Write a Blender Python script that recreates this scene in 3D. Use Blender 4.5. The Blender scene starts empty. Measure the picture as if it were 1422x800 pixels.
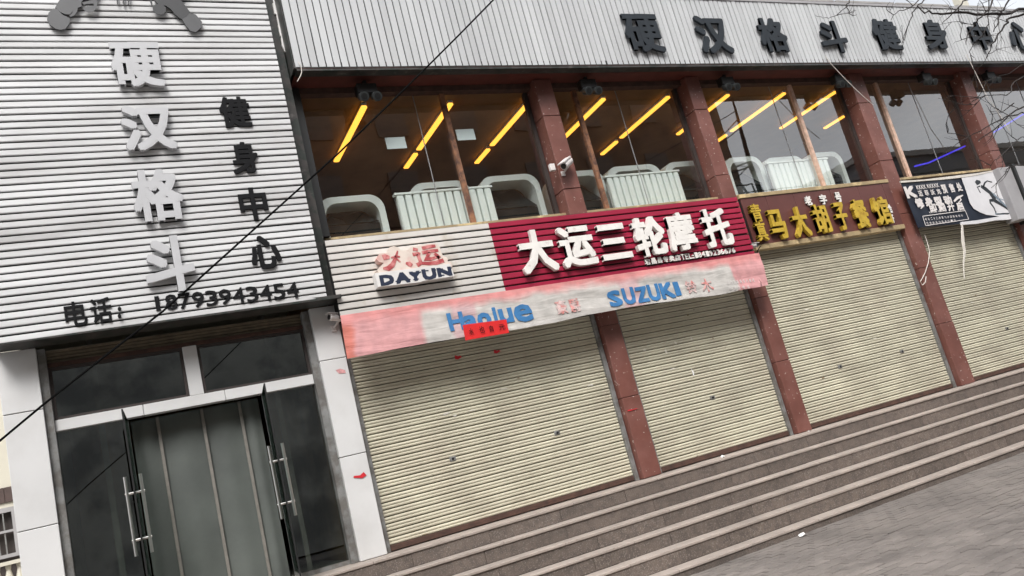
import bpy, math, random
from mathutils import Vector, Matrix, noise as mnoise
random.seed(7)
S = bpy.context.scene
COL = S.collection
# ------------------------------------------------------------------ camera, world, sun, exposure
CAM = Vector((0.0, -9.0, 1.49))
FPX = 1136.18
AX = Vector((0.88184254, -0.13104283, 0.45296966))     # world x seen from the camera (right, down, forward)
AY = Vector((-0.40293613, 0.2895746, 0.86821025))
AZ = Vector((-0.24494124, -0.94814257, 0.20255731))
cam_d = bpy.data.cameras.new("camera"); cam = bpy.data.objects.new("camera", cam_d); COL.objects.link(cam)
right = Vector((AX[0], AY[0], AZ[0])); up = -Vector((AX[1], AY[1], AZ[1])); fwd = Vector((AX[2], AY[2], AZ[2]))
M = Matrix((right, up, -fwd)).transposed().to_4x4(); M.translation = CAM
cam.matrix_world = M
cam_d.sensor_width = 36.0; cam_d.lens = FPX / 1422 * 36.0; cam_d.clip_start = 0.05; cam_d.clip_end = 2000
S.camera = cam
SUN_EL, SUN_AZ = 52.0, 205.0       # azimuth measured from +Y clockwise
W = bpy.data.worlds.new("World"); S.world = W; W.use_nodes = True
nt = W.node_tree; bg = nt.nodes["Background"]
sky = nt.nodes.new("ShaderNodeTexSky"); sky.sky_type = 'NISHITA'; sky.sun_disc = False
sky.sun_elevation = math.radians(SUN_EL); sky.sun_rotation = math.radians(SUN_AZ)
sky.air_density = 1.0; sky.dust_density = 3.0
hs = nt.nodes.new("ShaderNodeHueSaturation"); hs.inputs['Saturation'].default_value = 0.10; hs.inputs['Value'].default_value = 1.0
tc = nt.nodes.new("ShaderNodeTexCoord"); nz = nt.nodes.new("ShaderNodeTexNoise"); nz.inputs['Scale'].default_value = 2.2; nz.inputs['Detail'].default_value = 6
rp = nt.nodes.new("ShaderNodeValToRGB"); rp.color_ramp.elements[0].position = .3; rp.color_ramp.elements[0].color = (.55, .58, .63, 1); rp.color_ramp.elements[1].position = .7; rp.color_ramp.elements[1].color = (1.4, 1.4, 1.4, 1)
mx = nt.nodes.new("ShaderNodeMix"); mx.data_type = 'RGBA'; mx.blend_type = 'MULTIPLY'; mx.inputs['Factor'].default_value = 1
nt.links.new(sky.outputs[0], hs.inputs['Color']); nt.links.new(tc.outputs['Generated'], nz.inputs['Vector']); nt.links.new(nz.outputs[0], rp.inputs[0])
nt.links.new(hs.outputs[0], mx.inputs[6]); nt.links.new(rp.outputs[0], mx.inputs[7]); nt.links.new(mx.outputs[2], bg.inputs[0])
bg.inputs[1].default_value = 0.13
sun_d = bpy.data.lights.new("sun", 'SUN'); sun_d.energy = 1.25; sun_d.angle = math.radians(22); sun_d.color = (1, .97, .93)
sun = bpy.data.objects.new("sun", sun_d); COL.objects.link(sun)
_e, _a = math.radians(SUN_EL), math.radians(SUN_AZ)
sdir = Vector((math.sin(_a) * math.cos(_e), math.cos(_a) * math.cos(_e), math.sin(_e)))
sun.rotation_euler = sdir.to_track_quat('Z', 'Y').to_euler()
vs = S.view_settings; vs.view_transform = 'Standard'; vs.look = 'None'; vs.exposure = 1.13; vs.gamma = 1.0; vs.use_curve_mapping = False
S.cycles.max_bounces = 8; S.cycles.transparent_max_bounces = 16

def pt(px, py, Y):
    """world point on the vertical plane y=Y that the photograph shows at pixel px,py"""
    d = Vector((px - 711, py - 400, FPX)); r = Vector((d.dot(AX), d.dot(AY), d.dot(AZ)))
    t = (Y + 9.0) / r.y
    return Vector((r.x * t, Y, r.z * t + 1.49))

# ------------------------------------------------------------------ materials
MATS = {}
def mat(name, col, rough=.6, var=.12, vscale=2.0, bump=0.0, bscale=60.0, metal=0.0, rand=0.0, col2=None, c2scale=3.0, c2pos=(.45, .6), stretch=(1, 1, 1), speck=None, spscale=120, sppos=(.55, .62), emit=None, estr=0, spec=.5, alpha=None, trans=0):
    m = bpy.data.materials.new(name); m.use_nodes = True; n = m.node_tree.nodes; l = m.node_tree.links
    b = n["Principled BSDF"]; b.inputs['Roughness'].default_value = rough; b.inputs['Metallic'].default_value = metal
    b.inputs['Specular IOR Level'].default_value = spec
    g = n.new("ShaderNodeNewGeometry"); mp = n.new("ShaderNodeMapping"); mp.inputs['Scale'].default_value = stretch
    l.new(g.outputs['Position'], mp.inputs['Vector'])
    def rgb(c):
        r = n.new("ShaderNodeRGB"); r.outputs[0].default_value = (*c, 1); return r.outputs[0]
    def mixn(f, a, bb, mode='MIX'):
        x = n.new("ShaderNodeMix"); x.data_type = 'RGBA'; x.blend_type = mode
        if isinstance(f, (int, float)): x.inputs[0].default_value = f
        else: l.new(f, x.inputs[0])
        l.new(a, x.inputs[6]); l.new(bb, x.inputs[7]); return x.outputs[2]
    def noise(sc, det=5, ro=.6):
        t = n.new("ShaderNodeTexNoise"); t.inputs['Scale'].default_value = sc; t.inputs['Detail'].default_value = det; t.inputs['Roughness'].default_value = ro
        l.new(mp.outputs[0], t.inputs['Vector']); return t.outputs[0]
    def ramp(f, p, c0=(0, 0, 0), c1=(1, 1, 1)):
        r = n.new("ShaderNodeValToRGB"); r.color_ramp.elements[0].position = p[0]; r.color_ramp.elements[1].position = p[1]
        r.color_ramp.elements[0].color = (*c0, 1); r.color_ramp.elements[1].color = (*c1, 1); l.new(f, r.inputs[0]); return r.outputs[0]
    c = rgb(col)
    if col2: c = mixn(ramp(noise(c2scale), c2pos), c, rgb(col2))
    if speck: c = mixn(ramp(noise(spscale, 2), sppos), c, rgb(speck))
    if var: c = mixn(1.0, c, ramp(noise(vscale), (.3, .7), (1 - var,) * 3, (1 + var,) * 3), 'MULTIPLY')
    if rand:
        oi = n.new("ShaderNodeObjectInfo"); c = mixn(1.0, c, ramp(oi.outputs['Random'], (0, 1), (1 - rand,) * 3, (1 + rand,) * 3), 'MULTIPLY')
    l.new(c, b.inputs['Base Color'])
    if bump:
        bp = n.new("ShaderNodeBump"); bp.inputs['Strength'].default_value = bump; bp.inputs['Distance'].default_value = .01
        l.new(noise(bscale, 4), bp.inputs['Height']); l.new(bp.outputs[0], b.inputs['Normal'])
    if emit: b.inputs['Emission Color'].default_value = (*emit, 1); b.inputs['Emission Strength'].default_value = estr
    if trans: b.inputs['Transmission Weight'].default_value = trans
    MATS[name] = m; return m
def glass(name, tint, boost, rough=0.0, wav=0.0):
    m = bpy.data.materials.new(name); m.use_nodes = True; n = m.node_tree.nodes; l = m.node_tree.links
    n.remove(n["Principled BSDF"]); out = n["Material Output"]
    t = n.new("ShaderNodeBsdfTransparent"); t.inputs[0].default_value = (*tint, 1)
    g = n.new("ShaderNodeBsdfGlossy"); g.inputs['Roughness'].default_value = rough
    f = n.new("ShaderNodeFresnel"); f.inputs[0].default_value = 1.52
    a = n.new("ShaderNodeMath"); a.operation = 'MULTIPLY_ADD'; a.inputs[1].default_value = 2.0; a.inputs[2].default_value = boost; a.use_clamp = True
    l.new(f.outputs[0], a.inputs[0])
    gb_ = n.new("ShaderNodeNewGeometry"); inv = n.new("ShaderNodeMath"); inv.operation = 'SUBTRACT'; inv.inputs[0].default_value = 1.0; l.new(gb_.outputs['Backfacing'], inv.inputs[1])
    mu = n.new("ShaderNodeMath"); mu.operation = 'MULTIPLY'; l.new(a.outputs[0], mu.inputs[0]); l.new(inv.outputs[0], mu.inputs[1])
    x = n.new("ShaderNodeMixShader"); l.new(mu.outputs[0], x.inputs[0]); l.new(t.outputs[0], x.inputs[1]); l.new(g.outputs[0], x.inputs[2]); l.new(x.outputs[0], out.inputs[0])
    if wav:
        nn = n.new("ShaderNodeTexNoise"); nn.inputs['Scale'].default_value = 1.3; bp = n.new("ShaderNodeBump"); bp.inputs['Strength'].default_value = wav; bp.inputs['Distance'].default_value = .05
        gg = n.new("ShaderNodeNewGeometry"); l.new(gg.outputs['Position'], nn.inputs['Vector']); l.new(nn.outputs[0], bp.inputs['Height']); l.new(bp.outputs[0], g.inputs['Normal'])
    MATS[name] = m; return m

WHITE = mat('white_slat', (.63, .63, .63), .38, .09, 1.2, .04, 8, rand=.06, col2=(.47, .46, .455), c2scale=1.1, c2pos=(.45, .72), stretch=(.6, 1, 3), speck=(.40, .38, .37), spscale=5, sppos=(.70, .82))
GREYBK = mat('groove_dark', (.02, .02, .02), .8, 0)
FASC = mat('fascia_strip', (.47, .475, .48), .6, .06, 1.0, .03, 6, rand=.06, col2=(.45, .45, .46), c2scale=.9, c2pos=(.5, .8), stretch=(2, 1, .5))
LETG = mat('letter_grey', (.47, .47, .48), .4, .06, 3)
LETW = mat('letter_white', (.76, .73, .69), .45, .08, 8, col2=(.5, .42, .38), c2scale=9, c2pos=(.6, .8))
LETB = mat('letter_black', (.008, .008, .009), .75, 0, spec=.15)
LETS = mat('letter_slate', (.020, .025, .031), .55, .15, 4, spec=.3)
FIST = mat('fist_grey', (.075, .075, .078), .45, .15, 3)
FISTD = mat('fist_dark', (.03, .03, .032), .45, .1, 3)
MARB = mat('dark_marble', (.055, .05, .047), .35, .3, 6, col2=(.028, .034, .03), c2scale=7, c2pos=(.45, .55), speck=(.11, .1, .095), spscale=10, sppos=(.6, .72))
MAROON = mat('maroon_panel', (.160, .060, .046), .45, .14, 3, .08, 20, rand=.07, col2=(.205, .088, .072), c2scale=2.2, c2pos=(.45, .7), speck=(.5, .42, .38), spscale=22, sppos=(.675, .69))
MARBK = mat('maroon_joint', (.05, .02, .018), .8, 0)
REDBEAM = mat('dark_red_beam', (.10, .022, .015), .6, .25, 5)
SHUT = mat('shutter_slat', (.53, .50, .385), .5, .10, 1.5, .0, rand=.06, col2=(.44, .40, .31), c2scale=2.0, c2pos=(.4, .7), speck=(.26, .22, .16), spscale=9, sppos=(.70, .80))
SHUTB = mat('shutter_back', (.11, .095, .065), .8, .1)
RAIL = mat('grey_rail', (.22, .22, .215), .5, .2, 5, metal=.2, col2=(.15, .14, .13), c2scale=8)
RUST = mat('dark_rust', (.07, .035, .025), .8, .4, 9)
REDS = mat('crimson_slat', (.33, .012, .045), .45, .10, 2, rand=.06, col2=(.24, .012, .03), c2scale=2.2, c2pos=(.5, .8))
CREAM = mat('cream_slat', (.58, .55, .515), .5, .10, 2, rand=.05, col2=(.42, .36, .28), c2scale=3.0, c2pos=(.58, .8))
BADGE = mat('badge_face', (.66, .57, .50), .5, .10, 6, col2=(.62, .36, .32), c2scale=5, c2pos=(.5, .7))
BADGEW = mat('badge_white', (.66, .64, .62), .5, .08, 6)
BRED = mat('badge_red', (.42, .07, .075), .5, .2, 12, col2=(.52, .2, .19), c2scale=12)
NAVY = mat('badge_navy', (.014, .022, .05), .5, .1)
PRINTB = mat('print_blue', (.035, .16, .36), .6, .12, 8)
PRINTP = mat('print_faded_pink', (.58, .22, .2), .7, .3, 12, col2=(.56, .44, .42), c2scale=10, c2pos=(.4, .55))
PRINTW = mat('print_white', (.66, .62, .6), .6, .1)
REDP = mat('red_paper', (.62, .012, .012), .6, .12, 10, .1, 20)
GOLD = mat('gold_letter', (.50, .34, .035), .4, .15, 8, col2=(.34, .20, .02), c2scale=10, c2pos=(.5, .7))
GOLDS = mat('tan_trim', (.36, .27, .15), .5, .2, 6, col2=(.55, .42, .22), c2scale=3, c2pos=(.55, .65))
SIGNBR = mat('brown_panel', (.12, .042, .036), .4, .12, 3, rand=.06)
POSTN = mat('poster_navy', (.012, .017, .03), .3, .2, 3, .1, 6)
POSTW = mat('poster_white', (.66, .65, .66), .35, .08, 3, .15, 8)
POSTG = mat('poster_shadow_blue', (.20, .25, .30), .4, .2, 9)
POSTI = mat('poster_ink', (.025, .03, .035), .4, .2, 9)
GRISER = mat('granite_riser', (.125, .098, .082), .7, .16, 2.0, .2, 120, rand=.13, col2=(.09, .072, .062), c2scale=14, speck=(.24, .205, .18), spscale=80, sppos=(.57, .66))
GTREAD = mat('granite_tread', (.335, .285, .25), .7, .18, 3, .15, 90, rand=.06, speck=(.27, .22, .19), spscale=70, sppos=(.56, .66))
PAVER = mat('grey_paver', (.155, .136, .124), .8, .22, 1.6, .5, 50, rand=.13, col2=(.205, .18, .162), c2scale=1.1, c2pos=(.42, .66), speck=(.16, .145, .14), spscale=40, sppos=(.6, .7))
PBASE = mat('paver_joint_sand', (.09, .08, .072), .9, .2, 20)
ROAD = mat('asphalt', (.06, .06, .062), .85, .2, 2, .3, 80)
PIERW = mat('white_composite', (.62, .615, .61), .35, .05, 1.2, rand=.03, col2=(.54, .53, .52), c2scale=1.5, c2pos=(.5, .8))
INTW = mat('interior_wall', (.24, .14, .075), .8, .3, 1.2, col2=(.32, .19, .10), c2scale=1.4)
INTC = mat('interior_ceiling', (.26, .145, .07), .6, .2, 2)
INTF = mat('interior_floor', (.34, .32, .29), .35, .2, 2)
MACHW = mat('machine_white', (.84, .90, .885), .35, .05)
MACHD = mat('machine_dark', (.02, .024, .025), .08, .1)
RADW = mat('radiator_white', (.84, .90, .88), .4, .04)
TUBE = mat('warm_tube', (.8, .6, .3), .5, 0, emit=(1, .42, .05), estr=1.15)
BLUE = mat('blue_strip', (.1, .1, .5), .5, 0, emit=(.08, .05, 1.0), estr=.45)
MULL = mat('salmon_mullion', (.62, .42, .32), .5, .25, 14, col2=(.50, .30, .21), c2scale=6, c2pos=(.5, .7))
MULLD = mat('rusty_mullion', (.26, .12, .06), .6, .3, 14, col2=(.10, .045, .03), c2scale=9)
SILV = mat('silver_joint', (.35, .35, .35), .4, .1, metal=.6)
GLS = glass('window_glass', (.985, .995, .985), .12, wav=.02)
GLD = glass('door_glass', (.62, .67, .64), .13)
GLT = glass('transom_glass', (.30, .34, .34), .10)
DARKP = mat('frame_dark', (.045, .035, .032), .5, .2, 6)
STEEL = mat('brushed_steel', (.62, .60, .57), .28, .05, metal=1.0)
CURT = mat('grey_curtain', (.105, .116, .106), .6, .10, 1.8, .1, 14, col2=(.08, .088, .082), c2scale=1.2, c2pos=(.4, .65))
CURTS = mat('curtain_seam', (.20, .185, .165), .5, .2, 9)
PAPER = mat('notice_paper', (.62, .72, .70), .6, .05)
BLACK = mat('black_plastic', (.012, .012, .012), .45, .1)
LENS = mat('lens_ring', (.05, .055, .055), .3, .1)
CAMW = mat('camera_white', (.68, .64, .62), .4, .06)
WIREK = mat('black_cable', (.006, .006, .006), 1.0, 0, spec=.05)
WIREW = mat('pale_wire', (.6, .55, .5), .6, 0)
BARK = mat('dark_bark', (.028, .022, .02), .9, .3, 20, .4, 60)
GREYM = mat('grey_sign_metal', (.32, .31, .315), .5, .08, 3)
PARA = mat('parapet_render', (.34, .33, .37), .8, .12, 3, col2=(.24, .27, .25), c2scale=.8, c2pos=(.45, .5))
CREAMW = mat('cream_wall', (.55, .52, .44), .85, .08, 2, .1, 40)
TILEB = mat('brown_tile', (.075, .05, .045), .5, .2, 4, rand=.15)
OPPB = mat('brown_render', (.25, .145, .085), .8, .3, .5, col2=(.15, .09, .058), c2scale=.4)
OPPS = mat('pale_render', (.42, .43, .39), .8, .25, .35, col2=(.22, .23, .22), c2scale=.5)
OPPW = mat('far_window', (.13, .10, .08), .5, .1)
OPPV = mat('far_window_low', (.24, .25, .24), .5, .1)
OPPG = mat('grey_render', (.16, .16, .17), .8, .2, .5)
SCRAP = mat('white_scrap', (.75, .74, .72), .7, .1)
CLOTHW = mat('white_cloth', (.62, .58, .52), .8, .12, 10, .2, 30)
HEADM = mat('old_shutter', (.17, .135, .09), .7, .3, 8)
STKR = mat('red_sticker', (.55, .02, .03), .5, .2, 15)
PINKS = mat('pink_sticker', (.6, .3, .3), .5, .3, 25)
CONC = mat('grey_concrete', (.30, .285, .27), .8, .15, 4, .2, 40)

def banner_mat():
    m = bpy.data.materials.new('banner_print'); m.use_nodes = True; n = m.node_tree.nodes; l = m.node_tree.links
    b = n["Principled BSDF"]; b.inputs['Roughness'].default_value = .55
    g = n.new("ShaderNodeNewGeometry"); sp = n.new("ShaderNodeSeparateXYZ"); l.new(g.outputs['Position'], sp.inputs[0])
    nz = n.new("ShaderNodeTexNoise"); nz.inputs['Scale'].default_value = 3.0; nz.inputs['Detail'].default_value = 6; l.new(g.outputs['Position'], nz.inputs['Vector'])
    # x position with a little noise -> ramp
    ma = n.new("ShaderNodeMath"); ma.operation = 'MULTIPLY_ADD'; ma.inputs[1].default_value = .25; l.new(nz.outputs[0], ma.inputs[0]); l.new(sp.outputs[0], ma.inputs[2])
    mr = n.new("ShaderNodeMapRange"); mr.inputs[1].default_value = 2.3 + .12; mr.inputs[2].default_value = 8.7 + .12; l.new(ma.outputs[0], mr.inputs[0])
    r = n.new("ShaderNodeValToRGB"); cr = r.color_ramp; cr.interpolation = 'LINEAR'
    PK = (.58, .29, .29, 1); WH = (.49, .465, .435, 1); RD = (.55, .17, .13, 1); LP = (.52, .36, .36, 1)
    def X(v): return (v - 2.3) / 6.4
    pts = [(0, RD), (X(2.46), RD), (X(2.52), PK), (X(3.28), PK), (X(3.33), WH), (X(3.66), WH), (X(3.70), LP), (X(3.98), LP), (X(4.03), WH), (X(6.05), WH), (X(6.13), LP), (X(6.36), LP), (X(6.43), WH), (X(7.98), WH), (X(8.02), PK), (1, PK)]
    while len(cr.elements) < len(pts): cr.elements.new(.5)
    for e, (p, c) in zip(cr.elements, pts): e.position = p; e.color = c
    l.new(mr.outputs[0], r.inputs[0])
    # red-pink fade along the top edge
    mz = n.new("ShaderNodeMath"); mz.operation = 'MULTIPLY_ADD'; mz.inputs[1].default_value = .18; l.new(nz.outputs[0], mz.inputs[0]); l.new(sp.outputs[2], mz.inputs[2])
    mr2 = n.new("ShaderNodeMapRange"); mr2.inputs[1].default_value = 3.44; mr2.inputs[2].default_value = 3.54; l.new(mz.outputs[0], mr2.inputs[0])
    mx = n.new("ShaderNodeMix"); mx.data_type = 'RGBA'; l.new(mr2.outputs[0], mx.inputs[0]); l.new(r.outputs[0], mx.inputs[6]); mx.inputs[7].default_value = (.60, .24, .23, 1)
    # blotches
    n2 = n.new("ShaderNodeTexNoise"); n2.inputs['Scale'].default_value = 7; n2.inputs['Detail'].default_value = 8; l.new(g.outputs['Position'], n2.inputs['Vector'])
    r2 = n.new("ShaderNodeValToRGB"); r2.color_ramp.elements[0].position = .3; r2.color_ramp.elements[0].color = (.82, .82, .82, 1); r2.color_ramp.elements[1].position = .7; r2.color_ramp.elements[1].color = (1.12, 1.12, 1.12, 1); l.new(n2.outputs[0], r2.inputs[0])
    m2 = n.new("ShaderNodeMix"); m2.data_type = 'RGBA'; m2.blend_type = 'MULTIPLY'; m2.inputs[0].default_value = 1; l.new(mx.outputs[2], m2.inputs[6]); l.new(r2.outputs[0], m2.inputs[7])
    l.new(m2.outputs[2], b.inputs['Base Color'])
    mp = n.new("ShaderNodeMapping"); mp.inputs['Scale'].default_value = (.8, 1, 5); mp.inputs['Rotation'].default_value = (0, .15, 0); l.new(g.outputs['Position'], mp.inputs[0])
    n3 = n.new("ShaderNodeTexNoise"); n3.inputs['Scale'].default_value = 2.0; n3.inputs['Detail'].default_value = 5; n3.inputs['Distortion'].default_value = .6; l.new(mp.outputs[0], n3.inputs['Vector'])
    bp = n.new("ShaderNodeBump"); bp.inputs['Strength'].default_value = .5; bp.inputs['Distance'].default_value = .03; l.new(n3.outputs[0], bp.inputs['Height']); l.new(bp.outputs[0], b.inputs['Normal'])
    return m
BANNER = banner_mat()

# ------------------------------------------------------------------ builders
def empty(name, loc, label=None, cat=None, group=None, kind=None):
    o = bpy.data.objects.new(name, None); COL.objects.link(o); o.location = loc; o.empty_display_size = .1
    tag(o, label, cat, group, kind); return o
def tag(o, label=None, cat=None, group=None, kind=None):
    if label: o['label'] = label
    if cat: o['category'] = cat
    if group: o['group'] = group
    if kind: o['kind'] = kind
    return o
def link(name, me, parent=None, loc=None):
    """place mesh whose vertices are in world space (or local about loc) under parent"""
    o = bpy.data.objects.new(name, me); COL.objects.link(o)
    if parent is not None:
        o.parent = parent
        wp = WORLD.get(parent.name, Vector((0, 0, 0)))
    else: wp = Vector((0, 0, 0))
    l = Vector(loc) if loc is not None else Vector((0, 0, 0))
    o.location = l - wp
    WORLD[o.name] = l
    return o
WORLD = {}
def root(name, loc, *a, **k):
    o = empty(name, loc, *a, **k); WORLD[o.name] = Vector(loc); return o
def sub(name, parent, loc):
    o = empty(name, (0, 0, 0)); o.parent = parent; o.location = Vector(loc) - WORLD[parent.name]; WORLD[o.name] = Vector(loc); return o
def mesh(name, v, f, m):
    me = bpy.data.meshes.new(name); me.from_pydata([tuple(x) for x in v], [], f); me.materials.append(m); me.update(); return me
def bxv(b, ch=0.0):
    x0, x1, y0, y1, z0, z1 = b
    if ch <= 0:
        v = [(x0, y0, z0), (x1, y0, z0), (x1, y1, z0), (x0, y1, z0), (x0, y0, z1), (x1, y0, z1), (x1, y1, z1), (x0, y1, z1)]
        return v, [(0, 3, 2, 1), (4, 5, 6, 7), (0, 1, 5, 4), (1, 2, 6, 5), (2, 3, 7, 6), (3, 0, 4, 7)]
    v = []; idx = {}
    for i, x in enumerate((x0, x1)):
        for j, y in enumerate((y0, y1)):
            for k, z in enumerate((z0, z1)):
                for a in range(3):
                    p = [x, y, z]
                    for b2 in range(3):
                        if b2 != a: p[b2] += ch if (i, j, k)[b2] == 0 else -ch
                    idx[(i, j, k, a)] = len(v); v.append(tuple(p))
    f = []
    for a in range(3):
        b2, c2 = (a + 1) % 3, (a + 2) % 3
        for s in (0, 1):
            q = []
            for (u, w) in ((0, 0), (1, 0), (1, 1), (0, 1)):
                t = [0, 0, 0]; t[a] = s; t[b2] = u; t[c2] = w; q.append(idx[(*t, a)])
            f.append(tuple(q if s else q[::-1]))
        for u in (0, 1):
            for w in (0, 1):   # edge along a
                t0 = [0, 0, 0]; t0[b2] = u; t0[c2] = w; t1 = list(t0); t1[a] = 1
                q = [idx[(*t0, b2)], idx[(*t1, b2)], idx[(*t1, c2)], idx[(*t0, c2)]]
                f.append(tuple(q if (u ^ w) else q[::-1]))
    for i in (0, 1):
        for j in (0, 1):
            for k in (0, 1):
                q = [idx[(i, j, k, a)] for a in range(3)]
                f.append(tuple(q if (i + j + k) % 2 else q[::-1]))
    return v, f
class MB:
    def __init__(s): s.v = []; s.f = []
    def add(s, v, f):
        n = len(s.v); s.v += [tuple(p) for p in v]; s.f += [tuple(i + n for i in q) for q in f]; return s
    def box(s, x0, x1, y0, y1, z0, z1, ch=0): return s.add(*bxv((x0, x1, y0, y1, z0, z1), ch))
    def tube(s, pts, rad, seg=8, cap=True):
        pts = [Vector(p) for p in pts]; n = len(pts); rr = rad if isinstance(rad, (list, tuple)) else [rad] * n
        v = []; f = []; prev = None
        for i, p in enumerate(pts):
            d = (pts[min(i + 1, n - 1)] - pts[max(i - 1, 0)]).normalized()
            a = prev if prev is not None else (Vector((0, 0, 1)) if abs(d.z) < .9 else Vector((1, 0, 0)))
            u = (a - d * a.dot(d)).normalized(); w = d.cross(u); prev = u
            for k in range(seg):
                t = 2 * math.pi * k / seg; v.append(p + (u * math.cos(t) + w * math.sin(t)) * rr[i])
        for i in range(n - 1):
            for k in range(seg):
                a, b = i * seg + k, i * seg + (k + 1) % seg; f.append((a, b, b + seg, a + seg))
        if cap: f.append(tuple(range(seg))[::-1]); f.append(tuple(range((n - 1) * seg, n * seg)))
        return s.add(v, f)
    def prism(s, poly, y0, y1):
        """poly: list of (x,z); front at y0 (towards street)"""
        n = len(poly); area = sum(poly[i][0] * poly[(i + 1) % n][1] - poly[(i + 1) % n][0] * poly[i][1] for i in range(n))
        if area < 0: poly = poly[::-1]
        v = [(x, y0, z) for x, z in poly] + [(x, y1, z) for x, z in poly]
        f = [tuple(range(n)), tuple(range(n, 2 * n))[::-1]] + [(i, i + n, (i + 1) % n + n, (i + 1) % n) for i in range(n)]
        return s.add(v, f)
    def build(s, name, m, parent=None, origin=None):
        if origin is None:
            xs = [p[0] for p in s.v]; ys = [p[1] for p in s.v]; zs = [p[2] for p in s.v]
            origin = ((min(xs) + max(xs)) / 2, (min(ys) + max(ys)) / 2, min(zs))
        o = Vector(origin)
        return link(name, mesh(name, [Vector(p) - o for p in s.v], s.f, m), parent, origin)
def box(name, b, m, parent=None, ch=0): return MB().box(*b, ch=ch).build(name, m, parent)
def rep(name, me, locs, parent):
    return [link(name, me, parent, l) for l in locs]

# text glyphs -> extruded meshes
_G = {}
def glyph_data(txt, bold):
    k = (txt, bold)
    if k in _G: return _G[k]
    cu = bpy.data.curves.new('t', 'FONT'); cu.body = txt; cu.size = 1; cu.extrude = .5; cu.offset = 0.0; cu.resolution_u = 2
    o = bpy.data.objects.new('t', cu); COL.objects.link(o); bpy.context.view_layer.update()
    dg = bpy.context.evaluated_depsgraph_get(); me = o.evaluated_get(dg).to_mesh()
    v = [tuple(p.co) for p in me.vertices]; f = [tuple(p.vertices) for p in me.polygons]
    o.evaluated_get(dg).to_mesh_clear(); bpy.data.objects.remove(o); bpy.data.curves.remove(cu)
    if not v: v = [(0, 0, -.5), (1, 0, .5), (1, 1, .5)]; f = [(0, 1, 2)]
    x0 = min(p[0] for p in v); x1 = max(p[0] for p in v); y0 = min(p[1] for p in v); y1 = max(p[1] for p in v)
    v = [((p[0] - x0) / (x1 - x0), (p[1] - y0) / (y1 - y0), p[2] + .5) for p in v]
    _G[k] = (v, f); return _G[k]
def glyph(name, txt, tl, br, Y, depth, m, parent, bold=.02, heavy=0.0, yfun=None, lean=0.0, label=None, mbonly=False):
    """tl, br: photo pixels of the top-left and bottom-right corner on plane y=Y (front face)"""
    a = pt(tl[0], tl[1], Y); b = pt(br[0], br[1], Y)
    v, f = glyph_data(txt, bold); mb = MB()
    w = b.x - a.x; h = a.z - b.z
    offs = [(0, 0)] if not heavy else [(i * heavy, j * heavy) for i in (-1, 0, 1) for j in (-1, 0, 1)]
    for q, (dx, dz) in enumerate(offs):
        vv = []
        for p in v:
            x = a.x + p[0] * w + dx + lean * p[1] * h; z = b.z + p[1] * h + dz
            y = Y + (1 - p[2]) * depth + q * .0003
            if yfun: y = yfun(x, z) + (1 - p[2]) * depth - depth - .008 + q * .0002
            vv.append((x, y, z))
        mb.add(vv, f)
    if mbonly: return mb
    o = mb.build(name, m, parent)
    if label: o['label'] = label
    return o
def stroke(mb, pts, w, y0, y1, Yp=None):
    """flat ribbon along photo-pixel polyline on plane Yp; w in metres"""
    P = [pt(p[0], p[1], Yp) for p in pts]
    P = [Vector((p.x, p.z)) for p in P]; n = len(P); L = []; R = []
    ws = w if isinstance(w, (list, tuple)) else [w] * n
    for i in range(n):
        d = (P[min(i + 1, n - 1)] - P[max(i - 1, 0)]).normalized(); q = Vector((-d.y, d.x)) * ws[i] / 2
        L.append(P[i] + q); R.append(P[i] - q)
    for i in range(n - 1): mb.prism([tuple(L[i]), tuple(L[i + 1]), tuple(R[i + 1]), tuple(R[i])], y0 - i * .0003, y1)
    return mb
def zo(sc, ox, oy):
    return lambda x, y: (ox + x / sc, oy + y / sc)

# ================================================================== SETTING
GZ = -.055
ZP = 0.885                      # platform level
Y0, TR, RH = -0.40, 0.24, 0.17  # first edge, tread depth, riser height
def struct(name, b, m, ch=0): return tag(box(name, b, m, None, ch), kind='structure')
struct('ground', (-300, 300, -300, 300, -.40, GZ - .03), mat('ground_earth', (.17, .16, .15), .9, .15, .3))
yb = Y0 - 5 * TR                # front edge of lowest step
pave = tag(box('pavement', (-14, 30, -8.6, yb + .05, GZ - .026, GZ - .006), PBASE), kind='structure')
struct('road', (-80, 90, -21, -8.75, GZ - .029, GZ - .02), ROAD)
struct('kerb', (-80, 90, -8.75, -8.6, GZ - .029, GZ + .06), CONC)

# pavers: herring of long blocks laid along the facade, running bond
random.seed(3)
pv = bpy.data.meshes.new('paver'); v, f = bxv((-.0965, .0965, -.0465, .0465, -.05, 0), .005); pv.from_pydata(v, [], f); pv.materials.append(PAVER)
spots = []
far = MB()
r = 0; y = yb - .05
ang = 0
while y > -8.5:
    x = -12 + (.1 if r % 2 else 0)
    while x < 28:
        spots.append((x, y)); x += .2
    y -= .1; r += 1
def inview(x, y, z=0, mgn=0):
    d = Vector((x, y, z)) - CAM; q = AX * d.x + AY * d.y + AZ * d.z
    if q.z <= .1: return None
    u = 711 + FPX * q.x / q.z; w = 400 + FPX * q.y / q.z
    return (u, w) if (-mgn < u < 1422 + mgn and -mgn < w < 800 + mgn) else None
vis = [(x, y) for x, y in spots if inview(x, y, 0, 12)]
vis.sort(key=lambda p: (Vector((p[0], p[1], 0)) - CAM).length)
near = set(vis[:300])
for x, y in vis[:300]:
    o = link('paver', pv, pave, (x, y, GZ + random.uniform(-.005, .004))); o.rotation_euler = (random.uniform(-.02, .02), random.uniform(-.015, .015), random.uniform(-.01, .01))
for x, y in spots:
    if (x, y) in near: continue
    if -3 < x < 20 and y > -7:
        dz = GZ + random.uniform(-.003, .003)
        far.box(x - .0965, x + .0965, y - .0465, y + .0465, GZ - .02, dz)
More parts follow.
